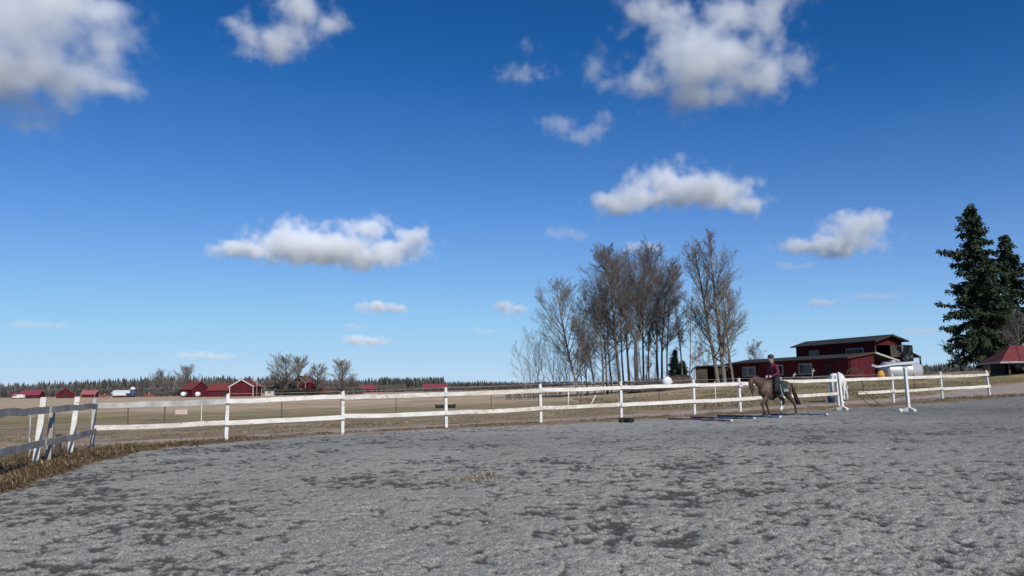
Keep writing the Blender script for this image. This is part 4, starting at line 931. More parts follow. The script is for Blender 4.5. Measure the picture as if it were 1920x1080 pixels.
for s_ in (-1, 1):
    y = .088 * s_
    strap([(.86, y, 1.49), (.93, y * 1.1, 1.31), (.905, y * .84, 1.05)]); strap([(.92, y * .87, 1.09), (.995, 0, 1.08)]); strap([(.88, y, 1.43), (1.04, 0, 1.43)])
    strap([(.895, y * .82, 1.02), (.55, .16 * s_, 1.28), (.22, .12 * s_, 1.52)], .009)     # reins
mb.build('bridle', lea, H1)
# saddle and pad
sd = thing('saddle', 'black saddle on a dark green pad with white lettering, strapped to the bay horse', 'saddle', (HX, HY, HZ), hroot_rz); sd.scale = (.93,) * 3
padm = mat('dark_green_cloth', (.018, .045, .036), (.012, .030, .025), 12, .9)
def drape(x0, x1, zdrop, rad=.012, y0=.285, n=12, front=0.0):
    """a cloth bent over the back: cross-section of the barrel"""
    vs_ = []; rows = 9
    for i in range(rows):
        x = x0 + (x1 - x0) * i / (rows - 1)
        for j in range(2 * n + 1):
            t = (j - n) / n; a = abs(t); sgn = 1 if t > 0 else -1
            z = 1.43 - .02 * (1 - abs(i / 4 - 1)) - zdrop * a ** 1.6; yv = y0 * math.sin(min(1, a * 1.15) * math.pi / 2) + .02
            vs_.append((x - front * a * a, sgn * yv if j != n else 0, z + (.02 if a < .1 else 0)))
    w_ = 2 * n + 1
    m_ = MB(); m_.add(vs_, [(i * w_ + j, (i + 1) * w_ + j, (i + 1) * w_ + j + 1, i * w_ + j + 1) for i in range(rows - 1) for j in range(w_ - 1)]); return m_
o = drape(-.68, .02, .50).build('saddle_pad', padm, sd, True); o.modifiers.new('s', 'SOLIDIFY').thickness = .016
mb = MB(); ym = .325
for pts in ([(-.40, 1.10), (-.44, .99)], [(-.47, 1.10), (-.44, .99)], [(-.50, .99), (-.54, 1.10)], [(-.54, 1.10), (-.58, .99)], [(-.515, 1.04), (-.565, 1.04)], [(-.61, 1.10), (-.61, .99)]):
    mb.tube([(pts[0][0], ym, pts[0][1]), (pts[1][0], ym, pts[1][1])], .011, 5)
mb.build('white_lettering', M['white'], sd)
mb = MB(); chain(mb, [(-.46, 0, 1.50, .07), (-.30, 0, 1.455, .065), (-.12, 0, 1.47, .06), (-.02, 0, 1.53, .05)], (1.1, 1.7, .8)); seat = bake(mb, 'seat', lea, sd, .02, 4)
for s_ in (-1, 1):
    mb = MB(); mb.prism([(.06, .335 * s_, 1.40), (-.28, .335 * s_, 1.40), (-.25, .36 * s_, 1.0), (.12, .36 * s_, 1.02)], (0, .015 * s_, 0)); mb.build('flap', lea, sd)
    mb = MB(); mb.tube([(-.16, .375 * s_, 1.30), (-.24, .40 * s_, .90)], .012, 5); mb.tube([(-.24 + .05 * math.cos(t), .41 * s_, .85 + .06 * math.sin(t)) for t in np.linspace(0, 6.283, 11)], .009, 5, cap=False); mb.build('stirrup', M['steel'], sd)
mb = MB(); mb.tube([(-.06, .285 * math.cos(t), 1.06 + .375 * math.sin(t)) for t in np.linspace(math.pi, 2 * math.pi, 11)], .028, 6); mb.build('girth', lea, sd)

# rider
rp_ = thing('person', 'rider in a dark red jacket and black helmet sitting on the trotting horse', 'person', (HX, HY, HZ + .05), hroot_rz); rp_.scale = (.895,) * 3
skin = mat('skin', (.52, .33, .25), (.44, .27, .20), 9, .6)
mb = MB()
hd = Vector((-.115, 0, 2.34))
mb.ell(hd, (.098, .078, .122), 18, 14); mb.ell(hd + Vector((.03, 0, -.07)), (.066, .056, .055), 14, 10); mb.ell(hd + Vector((.100, 0, -.02)), (.020, .014, .026), 10, 8)
for s_ in (-1, 1): mb.ell(hd + Vector((-.005, .080 * s_, -.01)), (.020, .010, .032), 8, 8)
chain(mb, [(-.13, 0, 2.25, .055), (-.15, 0, 2.14, .060)])
for x, z, a, b_, c in ((-.29, 1.54, .13, .175, .12), (-.27, 1.66, .115, .155, .13), (-.235, 1.82, .12, .165, .14), (-.20, 1.98, .12, .185, .12), (-.175, 2.07, .09, .14, .07)): mb.ell((x, 0, z), (a, b_, c), 18, 12)
arms = {}
for s_ in (-1, 1):
    sh, el, wr = (-.185, .205 * s_, 2.03), (-.225, .275 * s_, 1.74), (.015, .13 * s_, 1.60); arms[s_] = (sh, el, wr)
    chain(mb, [(*sh, .066), ((sh[0] + el[0]) / 2, (sh[1] + el[1]) / 2, (sh[2] + el[2]) / 2, .054), (*el, .045), (*wr, .031)])
    mb.ell((.05, .12 * s_, 1.59), (.048, .030, .042), 10, 8)
    for k in range(4): chain(mb, [(.075, .135 * s_, 1.612 - k * .019, .0115), (.105, .112 * s_, 1.610 - k * .019, .0105), (.088, .088 * s_, 1.606 - k * .019, .0095)], step=.6)
    chain(mb, [(.045, .105 * s_, 1.632, .0125), (.090, .098 * s_, 1.635, .0105)], step=.6)
    chain(mb, [(-.27, .12 * s_, 1.52, .115), (-.10, .27 * s_, 1.36, .088), (.03, .335 * s_, 1.20, .066), (-.08, .36 * s_, 1.04, .058), (-.22, .375 * s_, .86, .040)])
    chain(mb, [(-.24, .375 * s_, .83, .040), (-.16, .385 * s_, .80, .036), (-.06, .395 * s_, .795, .028)])
bake(mb, 'body', skin, rp_, .013, 3)
jk = mat('burgundy_softshell', (.17, .020, .050), (.115, .014, .034), 7, .75, .3, 14)
mb = MB()
for x, z, a, b_, c in ((-.285, 1.57, .155, .200, .10), (-.27, 1.66, .135, .178, .13), (-.235, 1.82, .14, .187, .14), (-.20, 1.98, .138, .205, .12), (-.175, 2.075, .105, .15, .07), (-.145, 2.15, .078, .078, .05)): mb.ell((x, 0, z), (a, b_, c), 18, 12)
for s_ in (-1, 1):
    sh, el, wr = arms[s_]; chain(mb, [(*sh, .082), (*el, .062), (*wr, .044)])
bake(mb, 'jacket', jk, rp_, .016, 4)
br = mat('dark_riding_breeches', (.022, .030, .032), (.014, .020, .022), 9, .85)
mb = MB(); mb.ell((-.29, 0, 1.52), (.155, .195, .12), 16, 10)
for s_ in (-1, 1): chain(mb, [(-.27, .12 * s_, 1.52, .130), (-.10, .27 * s_, 1.36, .103), (.03, .335 * s_, 1.20, .080), (-.05, .355 * s_, 1.08, .074)])
bake(mb, 'breeches', br, rp_, .018, 4)
for s_ in (-1, 1):
    mb = MB(); chain(mb, [(-.02, .350 * s_, 1.12, .076), (-.09, .362 * s_, 1.03, .073), (-.22, .375 * s_, .86, .055), (-.23, .38 * s_, .82, .055)]); chain(mb, [(-.25, .38 * s_, .82, .050), (-.15, .385 * s_, .80, .046), (-.03, .395 * s_, .795, .034)]); mb.box(-.28, .0, .36 * s_ - .03, .42 * s_ + .0 if s_ > 0 else .36 * s_ + .03, .752, .772) if s_ > 0 else mb.box(-.28, .0, -.42, -.35, .752, .772)
    bake(mb, 'boot', lea, rp_, .016, 3)
    mb = MB(); mb.ell((.055, .115 * s_, 1.598), (.056, .040, .050), 12, 9); bake(mb, 'glove', mat('pale_glove', (.55, .48, .46), None, 8, .8), rp_, .012, 1)
mb = MB(); prof = [(.128, 0), (.130, .03), (.120, .085), (.090, .125), (.045, .145), (.008, .148)]
mb.lathe(prof, 20, tuple(hd + Vector((-.012, 0, .035)))); mb.prism([hd + Vector((.09, -.085, .045)), hd + Vector((.155, -.05, .035)), hd + Vector((.165, 0, .035)), hd + Vector((.155, .05, .035)), hd + Vector((.09, .085, .045))], (0, 0, .012))
mb.build('helmet', mat('black_helmet_shell', (.030, .032, .036), (.02, .02, .024), 9, .45), rp_, True)
mb = MB()
for s_ in (-1, 1): mb.tube([hd + Vector((.01, .083 * s_, .04)), hd + Vector((.03, .075 * s_, -.06)), hd + Vector((.045, 0, -.125))], .008, 5)
mb.build('chin_strap', M['black'], rp_)
mb = MB()
for s_ in (-1, 1): mb.ell(hd + Vector((.088, .032 * s_, .018)), (.008, .024, .015), 10, 7)
mb.build('sunglasses', M['black'], rp_, True)
mb = MB(); mb.ell(hd + Vector((.086, 0, -.072)), (.010, .026, .008), 10, 6); mb.build('mouth', mat('lips', (.36, .14, .12), None, 5, .6), rp_, True)
mb = MB(); mb.tube([hd + Vector((-.075, 0, -.04)), hd + Vector((-.12, 0, -.10)), hd + Vector((-.135, 0, -.22))], [.04, .038, .012], 8); mb.build('hair', mat('fair_brown_hair', (.20, .12, .06), (.12, .07, .035), 20, .7), rp_, True)

# pale horse grazing beyond the fence
b = base_at(1566, 46.5); wl = [[(.24, s * .13, .95, .14), (.20, s * .14, .76, .09), (.20, s * .14, .47, .058), (.20, s * .14, .28, .04), (.20, s * .14, .15, .045), (.22, s * .14, .075, .045)] for s in (1, -1)] + [[(-.70, s * .12, 1.12, .2), (-.68, s * .14, .86, .13), (-.86, s * .14, .60, .072), (-.90, s * .14, .5, .056), (-.88, s * .14, .28, .042), (-.88, s * .14, .15, .047), (-.85, s * .14, .075, .047)] for s in (1, -1)]
white_coat = mat('grey_white_coat', (.72, .71, .70), (.60, .59, .58), 3, .6); lm_ = mat('pale_grey_mane', (.55, .53, .50), (.42, .40, .38), 12, .7)
H2 = horse('horse', 'white horse grazing on the verge beyond the fence with its head down', (b[0], b[1], b[2]), R(50), 1.13, white_coat, lm_, wl,
           [(.22, 0, 1.16, .25), (.46, 0, 1.06, .20), (.70, 0, .82, .15), (.86, 0, .60, .125)], [(.92, 0, .52, .10), (1.0, 0, .40, .105), (1.06, 0, .26, .08), (1.09, 0, .16, .062), (1.1, 0, .10, .055)], tail_pts=[(-.97, 0, 1.30), (-1.06, 0, 1.18), (-1.08, 0, .9), (-1.06, 0, .6), (-1.05, 0, .4)])
b = base_at(1549, 44.6); bk = thing('bucket', 'blue plastic bucket standing on the verge beside the white horse', 'bucket', b)
mb = MB(); mb.lathe([(.17, 0), (.215, .36), (.225, .37), (.205, .37), (.165, .03)], 20); mb.build('tub', M['blue'], bk, True)
mb = MB(); mb.tube([(.215 * math.cos(t), .05, .36 + .16 * math.sin(t)) for t in np.linspace(0, math.pi, 11)], .008, 5); mb.build('handle', M['steel'], bk)

# ------------------------------------------------------------------ things in the arena
def jump_stand(label, x, D, h_, rz, lean, cups, extra=None):
    X = (x - 960) / F * D; t = thing('jump_stand', label, 'jump stand', (X, D, g(X, D) + .01), rz, 'jump stands in the arena'); wd = .105
    mb = MB(); post_mesh(mb, (0, 0, .35), h_ - .35, wd, (lean, 0), 0, .0); mb.build('upright', M['white'], t, bevel=.008)
    for a, L in ((0, .34), (math.pi / 2, .30)):
        mb = MB(); c, s_ = math.cos(a), math.sin(a); d = Vector((c, s_, 0)); n_ = Vector((-s_, c, 0)) * .05
        mb.prism([d * -L - n_, d * -L - n_ + Vector((0, 0, .07)), d * -.06 - n_ + Vector((0, 0, .16)), d * .06 - n_ + Vector((0, 0, .16)), d * L - n_ + Vector((0, 0, .07)), d * L - n_], n_ * 2); mb.build('foot', M['white'] if a else M['pale'], t, bevel=.005)
    for z in cups:
        mb = MB(); mb.box(.03, .14, -.05, .05, z, z + .05); mb.build('cup', M['beam'], t, bevel=.01)
    return t
jump_stand('white wooden jump stand with metal cups close to the fence', 1568, 34.4, 1.58, R(20), -.055, (.30, .52))
jump_stand('white wooden jump stand set well out from the fence', 1691, 31.0, 1.66, R(20), -.02, ())
X = (1676 - 960) / F * 30.4; t = thing('ball', 'small white ball lying on the sand beside a jump stand', 'ball', (X, 30.4, g(X, 30.4) + .075)); mb = MB(); mb.ell((0, 0, 0), .085, 20, 14); mb.build('shell', M['white'], t, True); mb = MB(); mb.tube([(.0865 * math.cos(a), .0865 * math.sin(a), 0) for a in np.linspace(0, 6.283, 25)], .003, 5, cap=False); mb.build('seam', M['dull'], t)
def ground_pole(label, xa, ya, xb, yb, colr, m_):
    a = GP(xa, ya); b = GP(xb, yb); A = Vector((a[0], a[1], g(*a) + .045)); B = Vector((b[0], b[1], g(*b) + .045)); t = thing('ground_pole', label, 'pole', (A.x, A.y, A.z - .04), 0, 'jumping poles on the sand'); e = (B - A).normalized()
    L = (B - A).length; mb = MB(); mb.tube([A, B - e * .06], .042, 10); mb.build('shaft', m_, t, True, world=True); mb = MB(); mb.tube([B - e * .06, B], .0425, 10); mb.build('end_band', M['white'], t, True, world=True)
    for f in (.35, .7):
        mb = MB(); mb.tube([A + e * L * f, A + e * (L * f + .25)], .0427, 10); mb.build('stripe', colr, t, True, world=True)
pp = mat('faded_purple_paint', (.13, .08, .16), (.09, .05, .11), 8, .7); pb = mat('faded_blue_paint', (.06, .10, .16), (.04, .07, .11), 8, .7); pt = mat('teal_paint', (.05, .11, .12), (.03, .07, .08), 8, .7)
ground_pole('faded purple jumping pole, first of the row on the sand', 1254, 788, 1373, 791, pp, pp)
ground_pole('faded blue jumping pole lying between the purple and the teal one', 1296, 785, 1416, 787, pt, pb)
ground_pole('teal and blue jumping pole lying under the bay horse', 1345, 782, 1464, 784, pt, pb)
ground_pole('dark blue jumping pole lying behind the bay horse', 1430, 779, 1552, 779.5, pb, pb)
for i, (x, D, lb) in enumerate(((1162, 29.4, 'black plastic pole block on the sand, ribbed, one of two'), (1174, 29.2, 'smaller black plastic pole block touching the ribbed one'))):
    X = (x - 960) / F * D; t = thing('pole_block', lb, 'pole block', (X, D, g(X, D) + .0), R(12 + 20 * i), 'pole blocks'); k = 1 - .1 * i
    mb = MB(); mb.prism([(-.14 * k, -.11, 0), (-.14 * k, -.11, .17 * k), (-.05, -.11, .20 * k), (-.02, -.11, .15 * k), (.02, -.11, .15 * k), (.05, -.11, .20 * k), (.14 * k, -.11, .17 * k), (.14 * k, -.11, 0)], (0, .22, 0)); mb.build('block', M['black'], t, bevel=.008)
    for u_ in (-.1, 0, .1):
        mb = MB(); mb.box(u_ - .012, u_ + .012, -.122, .122, .0, .13); mb.build('rib', M['black'], t)
# scattered straw on the sand
sx, sy = GP(892, 900); rs = np.random.default_rng(77); n = 320; xs = sx + rs.normal(0, .26, n); ys = sy + rs.normal(0, .34, n)
o = grass('straw_litter', 'small patch of trodden straw lying on the grey sand', np.stack([xs, ys, G(xs, ys) + .03], 1), rs.uniform(.03, .09, n), STRAW[rs.choice(4, n)] * rs.uniform(.8, 1.2, (n, 1)), 78, lean=2.5, wid=.006)
# rusty bent frame leaning in the gap of the fence
b = (FP[9][0] + .9, FP[9][1] + .1); t = thing('rusty_frame', 'bent rusty pipe frame leaning in the gap of the lower fence rail', 'frame', (b[0], b[1], g(*b))); t.rotation_euler = (0, 0, .5)
mb = MB(); mb.tube([(.35, -.5, .0), (.0, .0, .62), (.75, .0, .62), (1.1, -.5, .0)], .018, 6); mb.build('bow', M['rust'], t, True); mb = MB(); mb.tube([(.1, -.15, .44), (.86, -.15, .44)], .012, 6); mb.build('crossbar', M['rust'], t, True)
mb = MB(); mb.tube([(.35, -.5, .02), (1.1, -.5, .02)], .014, 6); mb.build('foot_bar', M['rust'], t, True)
# paddock things beyond the track
b = base_at(833, 62); t = thing('water_trough', 'long low black rubber trough on the green pasture', 'trough', b, R(4)); L_, w_ = .78, .25
mb = MB(); mb.box(-L_, L_, -w_, w_, 0, .04); mb.box(-L_, L_, -w_, -w_ + .04, .04, .30); mb.box(-L_, L_, w_ - .04, w_, .04, .30); mb.box(-L_, -L_ + .04, -w_ + .04, w_ - .04, .04, .30); mb.box(L_ - .04, L_, -w_ + .04, w_ - .04, .04, .30); mb.build('basin', M['black'], t, bevel=.01)
for u_ in (-.79, .79): mb = MB(); mb.box(u_ - .03, u_ + .03, -.30, .30, .26, .32); mb.build('rim', M['black'], t)
b = base_at(343, 60); t = thing('board_sign', 'small pinkish white board with rows of red marks on the pasture', 'sign', b, R(-8))
mb = MB(); mb.box(-.46, .46, -.015, .015, .05, .38); mb.build('board', mat('pinkish_white_board', (.74, .62, .55), (.66, .52, .46), 5, .7), t)
mb = MB(); rs2 = random.Random(4)
for r_ in (.28, .16):
    for k in range(6): x0_ = -.36 + k * .125; mb.box(x0_, x0_ + .07, -.021, -.017, r_ - .03, r_ + .035)
mb.build('red_marks', mat('faded_red_paint', (.50, .18, .14), None, 5, .7), t)
for u_ in (-.38, .38): mb = MB(); mb.box(u_ - .03, u_ + .03, .016, .05, -.1, .3); mb.build('leg', M['wgrey'], t)
# ------------------------------------------------------------------ buildings
def window(root, c, ux, nz_, w_, h_, fm_=None, bars=(1, 0), th=.10):
    """c centre on wall face, ux unit along wall, nz_ outward normal (local to root)"""
    c, ux, n_ = Vector(c), Vector(ux), Vector(nz_); uz = Vector((0, 0, 1)); fm_ = fm_ or M['dull']
    p = MB(); p.obox(c + n_ * .02, ux * w_ / 2, n_ * .012, uz * h_ / 2); pane = p.build('window', M['pane'], root)
    f = MB()
    for s_ in (-1, 1):
        f.obox(c + n_ * .045 + ux * s_ * (w_ / 2 + th / 2), ux * th / 2, n_ * .04, uz * (h_ / 2 + th)); f.obox(c + n_ * .045 + uz * s_ * (h_ / 2 + th / 2), ux * w_ / 2, n_ * .04, uz * th / 2)
    for i in range(bars[0]): f.obox(c + n_ * .040 + ux * (w_ * ((i + 1) / (bars[0] + 1) - .5)), ux * .025, n_ * .02, uz * h_ / 2)
    for i in range(bars[1]): f.obox(c + n_ * .043 + uz * (h_ * ((i + 1) / (bars[1] + 1) - .5)), ux * w_ / 2, n_ * .018, uz * .025)
    f.build('frame', fm_, pane); return pane
def gable_house(name, label, cat, loc, rz, l, w_, h, rh, wall, roof, trim=None, wins=(), doors=(), group=None, over=.4, chim=None, rth=.12, z0=-.3):
    t = thing(name, label, cat, loc, rz, group); hl, hw = l / 2, w_ / 2
    m = MB()
    V_ = []
    for x in (-hl, hl): V_ += [(x, -hw, z0), (x, hw, z0), (x, hw, h), (x, 0, h + rh), (x, -hw, h)]
    m.add(V_, [(4, 3, 2, 1, 0), (5, 6, 7, 8, 9), (0, 1, 6, 5), (0, 5, 9, 4), (1, 2, 7, 6)]); m.build('wall', wall, t)
    sl = rh / hw
    for s_ in (-1, 1):
        r_ = MB(); e = hw + over
        r_.prism([(-hl - over, 0, h + rh + .04), (-hl - over, s_ * e, h - over * sl + .04), (-hl - over, s_ * e, h - over * sl + .04 + rth), (-hl - over, 0, h + rh + .04 + rth)], (l + 2 * over, 0, 0)); rf_ = r_.build('roof', roof, t)
    rd = MB(); rd.tube([(-hl - over - .02, 0, h + rh + rth + .04), (hl + over + .02, 0, h + rh + rth + .04)], .09, 8); rd.build('ridge_cap', roof, t)
    if chim: c = MB(); c.box(chim - .4, chim + .4, -.35, .35, h + rh - .4, h + rh + 1.0); c.box(chim - .46, chim + .46, -.41, .41, h + rh + 1.0, h + rh + 1.12); c.build('chimney', mat('chimney_render', (.5, .42, .36), None, 3), t)
    if trim:
        for x in (-hl - over - .03, hl + over + .03):
            for s_ in (-1, 1):
                b_ = MB(); b_.bar((x, 0, h + rh + .06), (x, s_ * (hw + over), h - over * sl + .06), .05, .30); b_.build('barge_board', trim, t)
        for x in (-hl, hl):
            for y in (-hw, hw): b_ = MB(); b_.box(x - .09, x + .09, y - .09, y + .09, 0, h - .02); b_.build('corner_board', trim, t)
    SD = {'front': ((1, 0, 0), (0, -1, 0), lambda u_: (u_, -hw)), 'back': ((1, 0, 0), (0, 1, 0), lambda u_: (u_, hw)), 'gl': ((0, 1, 0), (-1, 0, 0), lambda u_: (-hl, u_)), 'gr': ((0, 1, 0), (1, 0, 0), lambda u_: (hl, u_))}
    for side, u_, z, ww, hh_ in wins:
        ux, n_, fn = SD[side]; x, y = fn(u_); window(t, (x, y, z), ux, n_, ww, hh_, trim or M['dull'])
    for side, u_, ww, hh_, dm in doors:
        ux, n_, fn = SD[side]; x, y = fn(u_); d = MB(); d.obox(Vector((x, y, hh_ / 2)) + Vector(n_) * .03, Vector(ux) * ww / 2, Vector(n_) * .025, (0, 0, hh_ / 2)); dd = d.build('door', dm, t)
        k = MB(); k.bar(Vector((x, y, .3)) + Vector(n_) * .07 - Vector(ux) * ww * .42, Vector((x, y, hh_ - .3)) + Vector(n_) * .07 + Vector(ux) * ww * .42, .03, .12); k.build('brace', dm, dd)
    return t
# --- barn and stable by the arena. u runs away along the long wall, v to the right
u = Vector((-.36, .933, 0)).normalized(); v = Vector((u.y, -u.x, 0)); ang_u = math.atan2(u.y, u.x)
A = Vector((36.7, 88.0, 0)); ZB = g(36.7, 88)
def wallp(root, p, q, z0, z1, th, m_, name='wall', z1b=None):
    p, q = Vector(p), Vector(q); d = (q - p).normalized(); n_ = Vector((-d.y, d.x, 0)) * th; z1b = z1 if z1b is None else z1b
    mb = MB(); mb.prism([(p.x, p.y, z0), (q.x, q.y, z0), (q.x, q.y, z1b), (p.x, p.y, z1)], n_); return mb.build(name, m_, root)
def roof_slab(root, e0, e1, r1, r0_, th, m_, name='roof'):
    mb = MB(); mb.prism([e0, e1, r1, r0_], (0, 0, th)); return mb.build(name, m_, root)
# local frame for both buildings: x = u, y = -v (left wall normal is +y)
stb = thing('stable', 'long low dark red stable with white-framed windows and a grey roof', 'stable', (A.x, A.y, ZB), ang_u)
SL = 21.8; hE = 4.19 - ZB; hR = 4.68 - ZB; hE2 = 3.85 - ZB
wallp(stb, (0, 0, 0), (SL, 0, 0), -.5, hE, -.14, M['red'])                                     # long wall toward the paddock
wallp(stb, (.14, -3.54, 0), (SL, -3.54, 0), -.5, hR - .05, -.12, M['inside'])                    # partition under the ridge
wallp(stb, (0, -.14, 0), (0, -3.54, 0), -.5, hE - .05, -.14, M['red'], z1b=hR - .1)                # near end, boarded half
wallp(stb, (SL, -.14, 0), (SL, -6.7, 0), -.5, hE - .1, -.14, M['red'])
wallp(stb, (5, -6.6, 0), (SL, -6.6, 0), -.5, hE2 - .05, -.12, M['red'])
ov = .35
roof_slab(stb, (-ov, .45, hE - .05), (SL + ov, .45, hE - .05), (SL + ov, -3.54, hR + .03), (-ov, -3.54, hR + .03), .13, M['darkroof'])
roof_slab(stb, (-ov, -7.0, hE2 - .1), (SL + ov, -7.0, hE2 - .1), (SL + ov, -3.545, hR + .03), (-ov, -3.545, hR + .03), .13, M['darkroof'])
mb = MB(); mb.bar((-ov - .03, .45, hE + .02), (-ov - .03, -3.54, hR + .10), .04, .2); mb.build('barge_board', M['rust'], stb); mb = MB(); mb.bar((-ov - .03, -7.0, hE2), (-ov - .03, -3.54, hR + .10), .04, .2); mb.build('barge_board', M['dull'], stb)
mb = MB(); mb.box(-.02, .16, -6.75, -6.58, -.4, hE2 - .06); mb.build('corner_post', M['wgrey'], stb)
def u_at(px, y_off=0.0):       # distance along the long wall seen at a photo column
    k = (px - 960) / F; return (k * A.y - A.x) / (u.x - k * u.y)
for px, zc, ww, hh_ in ((1400, 697, 1.9, 1.02), (1451, 694, 1.8, 1.02), (1505, 692, 1.75, 1.02), ):
    s = u_at(px); D = A.y + u.y * s; z = P(px, zc, D).z - ZB; window(stb, (s, .0, z), (1, 0, 0), (0, 1, 0), ww * (1.25 if px < 1500 else 1.15), hh_, M['dull'], (1, 0), .13)
s = u_at(1548); mb = MB(); mb.box(s - .5, s + .5, .01, .06, -.2, 2.0); dd = mb.build('door', M['inside'], stb); mb = MB(); mb.box(s - .62, s - .5, .01, .09, -.2, 2.1); mb.box(s + .5, s + .62, .01, .09, -.2, 2.1); mb.build('frame', M['red'], dd)
# pale sheet on the near end
mb = MB(); mb.box(-.06, -.01, -2.15, -1.25, .75, 1.95); sh_ = mb.build('plywood_hatch', M['plank'], stb); mb = MB(); mb.bar((-.075, -1.95, .85), (-.075, -1.55, 1.8), .03, .07); mb.build('brace', M['wgrey'], sh_)
# tall barn behind
Bp = Vector((41.57, 92.05, 0)); ZB2 = g(41.57, 92); BL = 13.2; BW = 4.05
brn = thing('barn', 'tall dark red barn with an open loft end rising behind the low stable', 'barn', (Bp.x, Bp.y, ZB2), ang_u)
e2 = 6.21 - ZB2; r2 = 6.80 - ZB2
wallp(brn, (0, 0, 0), (BL, 0, 0), -.5, e2, -.14, M['red']); wallp(brn, (0, -BW, 0), (BL, -BW, 0), -.5, e2, .14, M['red']); wallp(brn, (BL, -.14, 0), (BL, -BW + .14, 0), -.5, e2, -.14, M['red'])
mb = MB(); mb.prism([(0, -.14, e2 - .45), (0, -BW + .14, e2 - .45), (0, -BW + .14, e2 - .06), (0, -BW / 2, r2 - .06), (0, -.14, e2 - .06)], (.12, 0, 0)); mb.build('gable_boards', M['red'], brn)
mb = MB(); mb.box(.0, .12, -BW + .14, -BW / 2 - .25, 2.5, e2 - .45); mb.build('loft_boards', M['wgrey'], brn); mb = MB(); mb.box(.0, .12, -BW / 2 - .24, -.15, -.3, 2.4); mb.build('lower_boards', M['red'], brn)
mb = MB(); mb.box(.3, BL - .2, -BW + .2, -.2, 2.3, 2.42); mb.build('loft_floor', M['inside'], brn)
roof_slab(brn, (-.55, .5, e2 - .1), (BL + .5, .5, e2 - .1), (BL + .5, -BW / 2, r2 + .04), (-.55, -BW / 2, r2 + .04), .14, M['darkroof']); roof_slab(brn, (-.55, -BW - .5, e2 - .1), (BL + .5, -BW - .5, e2 - .1), (BL + .5, -BW / 2 - .005, r2 + .04), (-.55, -BW / 2 - .005, r2 + .04), .14, M['darkroof'])
for s_ in (0, -1):
    mb = MB(); mb.bar((-.6, .5 if s_ == 0 else -BW - .5, e2 - .05), (-.6, -BW / 2, r2 + .1), .04, .22); mb.build('barge_board', M['darkroof'], brn)
mb = MB(); mb.box(-.02, .10, -.10, .03, -.4, e2 - .1); mb.build('corner_board', M['rust'], brn)
def u_at2(px):
    k = (px - 960) / F; return (k * Bp.y - Bp.x) / (u.x - k * u.y)
for px, zc, ww, hh_ in ((1523, 664.5, 1.45, .72), (1599, 661.5, 2.5, .85)):
    s = u_at2(px); D = Bp.y + u.y * s; z = P(px, zc, D).z - ZB2; window(brn, (s, 0, z), (1, 0, 0), (0, 1, 0), ww, hh_, M['dull'], (1 if px < 1550 else 3, 0), .12)
zt_ = P(1690, 645, 92).z - ZB2; zb_ = P(1690, 677, 92).z - ZB2; mb = MB(); mb.prism([(-.03, -BW - .10, zb_), (-.5, -BW - 1.1, zb_), (-.5, -BW - 1.1, zt_ - .1), (-.03, -BW - .10, zt_)], (.05, .03, 0)); ld = mb.build('loft_door', mat('grey_green_boards', (.13, .135, .11), (.09, .095, .08), 2, .9), brn); mb = MB(); mb.bar((-.06, -BW - .14, zb_ + .1), (-.54, -BW - 1.05, zt_ - .5), .03, .1); mb.build('brace', M['pale'], ld)
# lean-to roof showing past the loft door
c = P(1711, 667, 98); lt = thing('lean_to', 'small dark lean-to roof on posts behind the tall barn', 'shed', (c.x, c.y, g(c.x, c.y)), ang_u); hz = c.z - lt.location.z
mb = MB(); mb.prism([(-.6, 1.0, hz + .40), (2.5, 1.0, hz + .40), (2.5, -.75, hz - .25), (-.6, -.75, hz - .25)], (0, 0, .12)); mb.build('roof', M['rust'], lt)
for x in (-.5, 2.3):
    for y in (.75, -.65): mb = MB(); mb.box(x - .07, x + .07, y - .07, y + .07, -.3, hz + (.26 if y > 0 else -.24)); mb.build('post', M['wgrey'], lt)
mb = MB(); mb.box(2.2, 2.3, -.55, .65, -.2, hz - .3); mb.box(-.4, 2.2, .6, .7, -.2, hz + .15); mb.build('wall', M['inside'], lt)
# steel tank on a cradle, beam on top
tc_ = P(1689, 696, 84); tg = g(tc_.x, tc_.y); tk = thing('steel_tank', 'big dull steel tank lying on a cradle beside the stable end', 'tank', (tc_.x, tc_.y, tg), R(13)); zc = tc_.z - tg; r_ = .98
mb = MB(); pr = [(.02, -2.15), (.5, -2.13), (.86, -2.05), (r_, -1.9), (r_, -.62), (r_ + .015, -.60), (r_ + .015, -.54), (r_, -.52), (r_, .70), (r_ + .015, .72), (r_ + .015, .78), (r_, .80), (r_, 1.75), (.90, 1.98), (.68, 2.15), (.35, 2.25), (.02, 2.28)]
mb.lathe(pr, 36); mb.v = [(z_, y_, zc + x_) for x_, y_, z_ in mb.v]; mb.f = [tuple(reversed(q)) for q in mb.f]; mb.build('drum', M['steel'], tk, True)
for x in (-1.4, 1.3): mb = MB(); mb.prism([(x, -.8, -.3), (x, .8, -.3), (x, .7, zc - .5), (x, .3, zc - .82), (x, -.3, zc - .82), (x, -.7, zc - .5)], (.18, 0, 0)); mb.build('cradle', M['rust'], tk)
mb = MB(); mb.lathe([(.28, 0), (.28, .14), (.22, .17), (.02, .18)], 16, (-.9, 0, zc + r_ - .03)); mb.build('hatch', M['steel'], tk, True)
a = P(1640, 687, 82.3); b = P(1716, 677, 83.0); bm = thing('metal_beam', 'long white metal beam lying across the top of the steel tank', 'beam', (a.x, a.y, a.z))
mb = MB(); mb.bar(a, b, .14, .04); mb.bar(a - Vector((0, 0, .13)), b - Vector((0, 0, .13)), .14, .04); mb.build('flange', M['beam'], bm, world=True); mb = MB(); mb.bar(a - Vector((0, 0, .065)), b - Vector((0, 0, .065)), .05, .085); mb.build('web', M['beam'], bm, world=True)
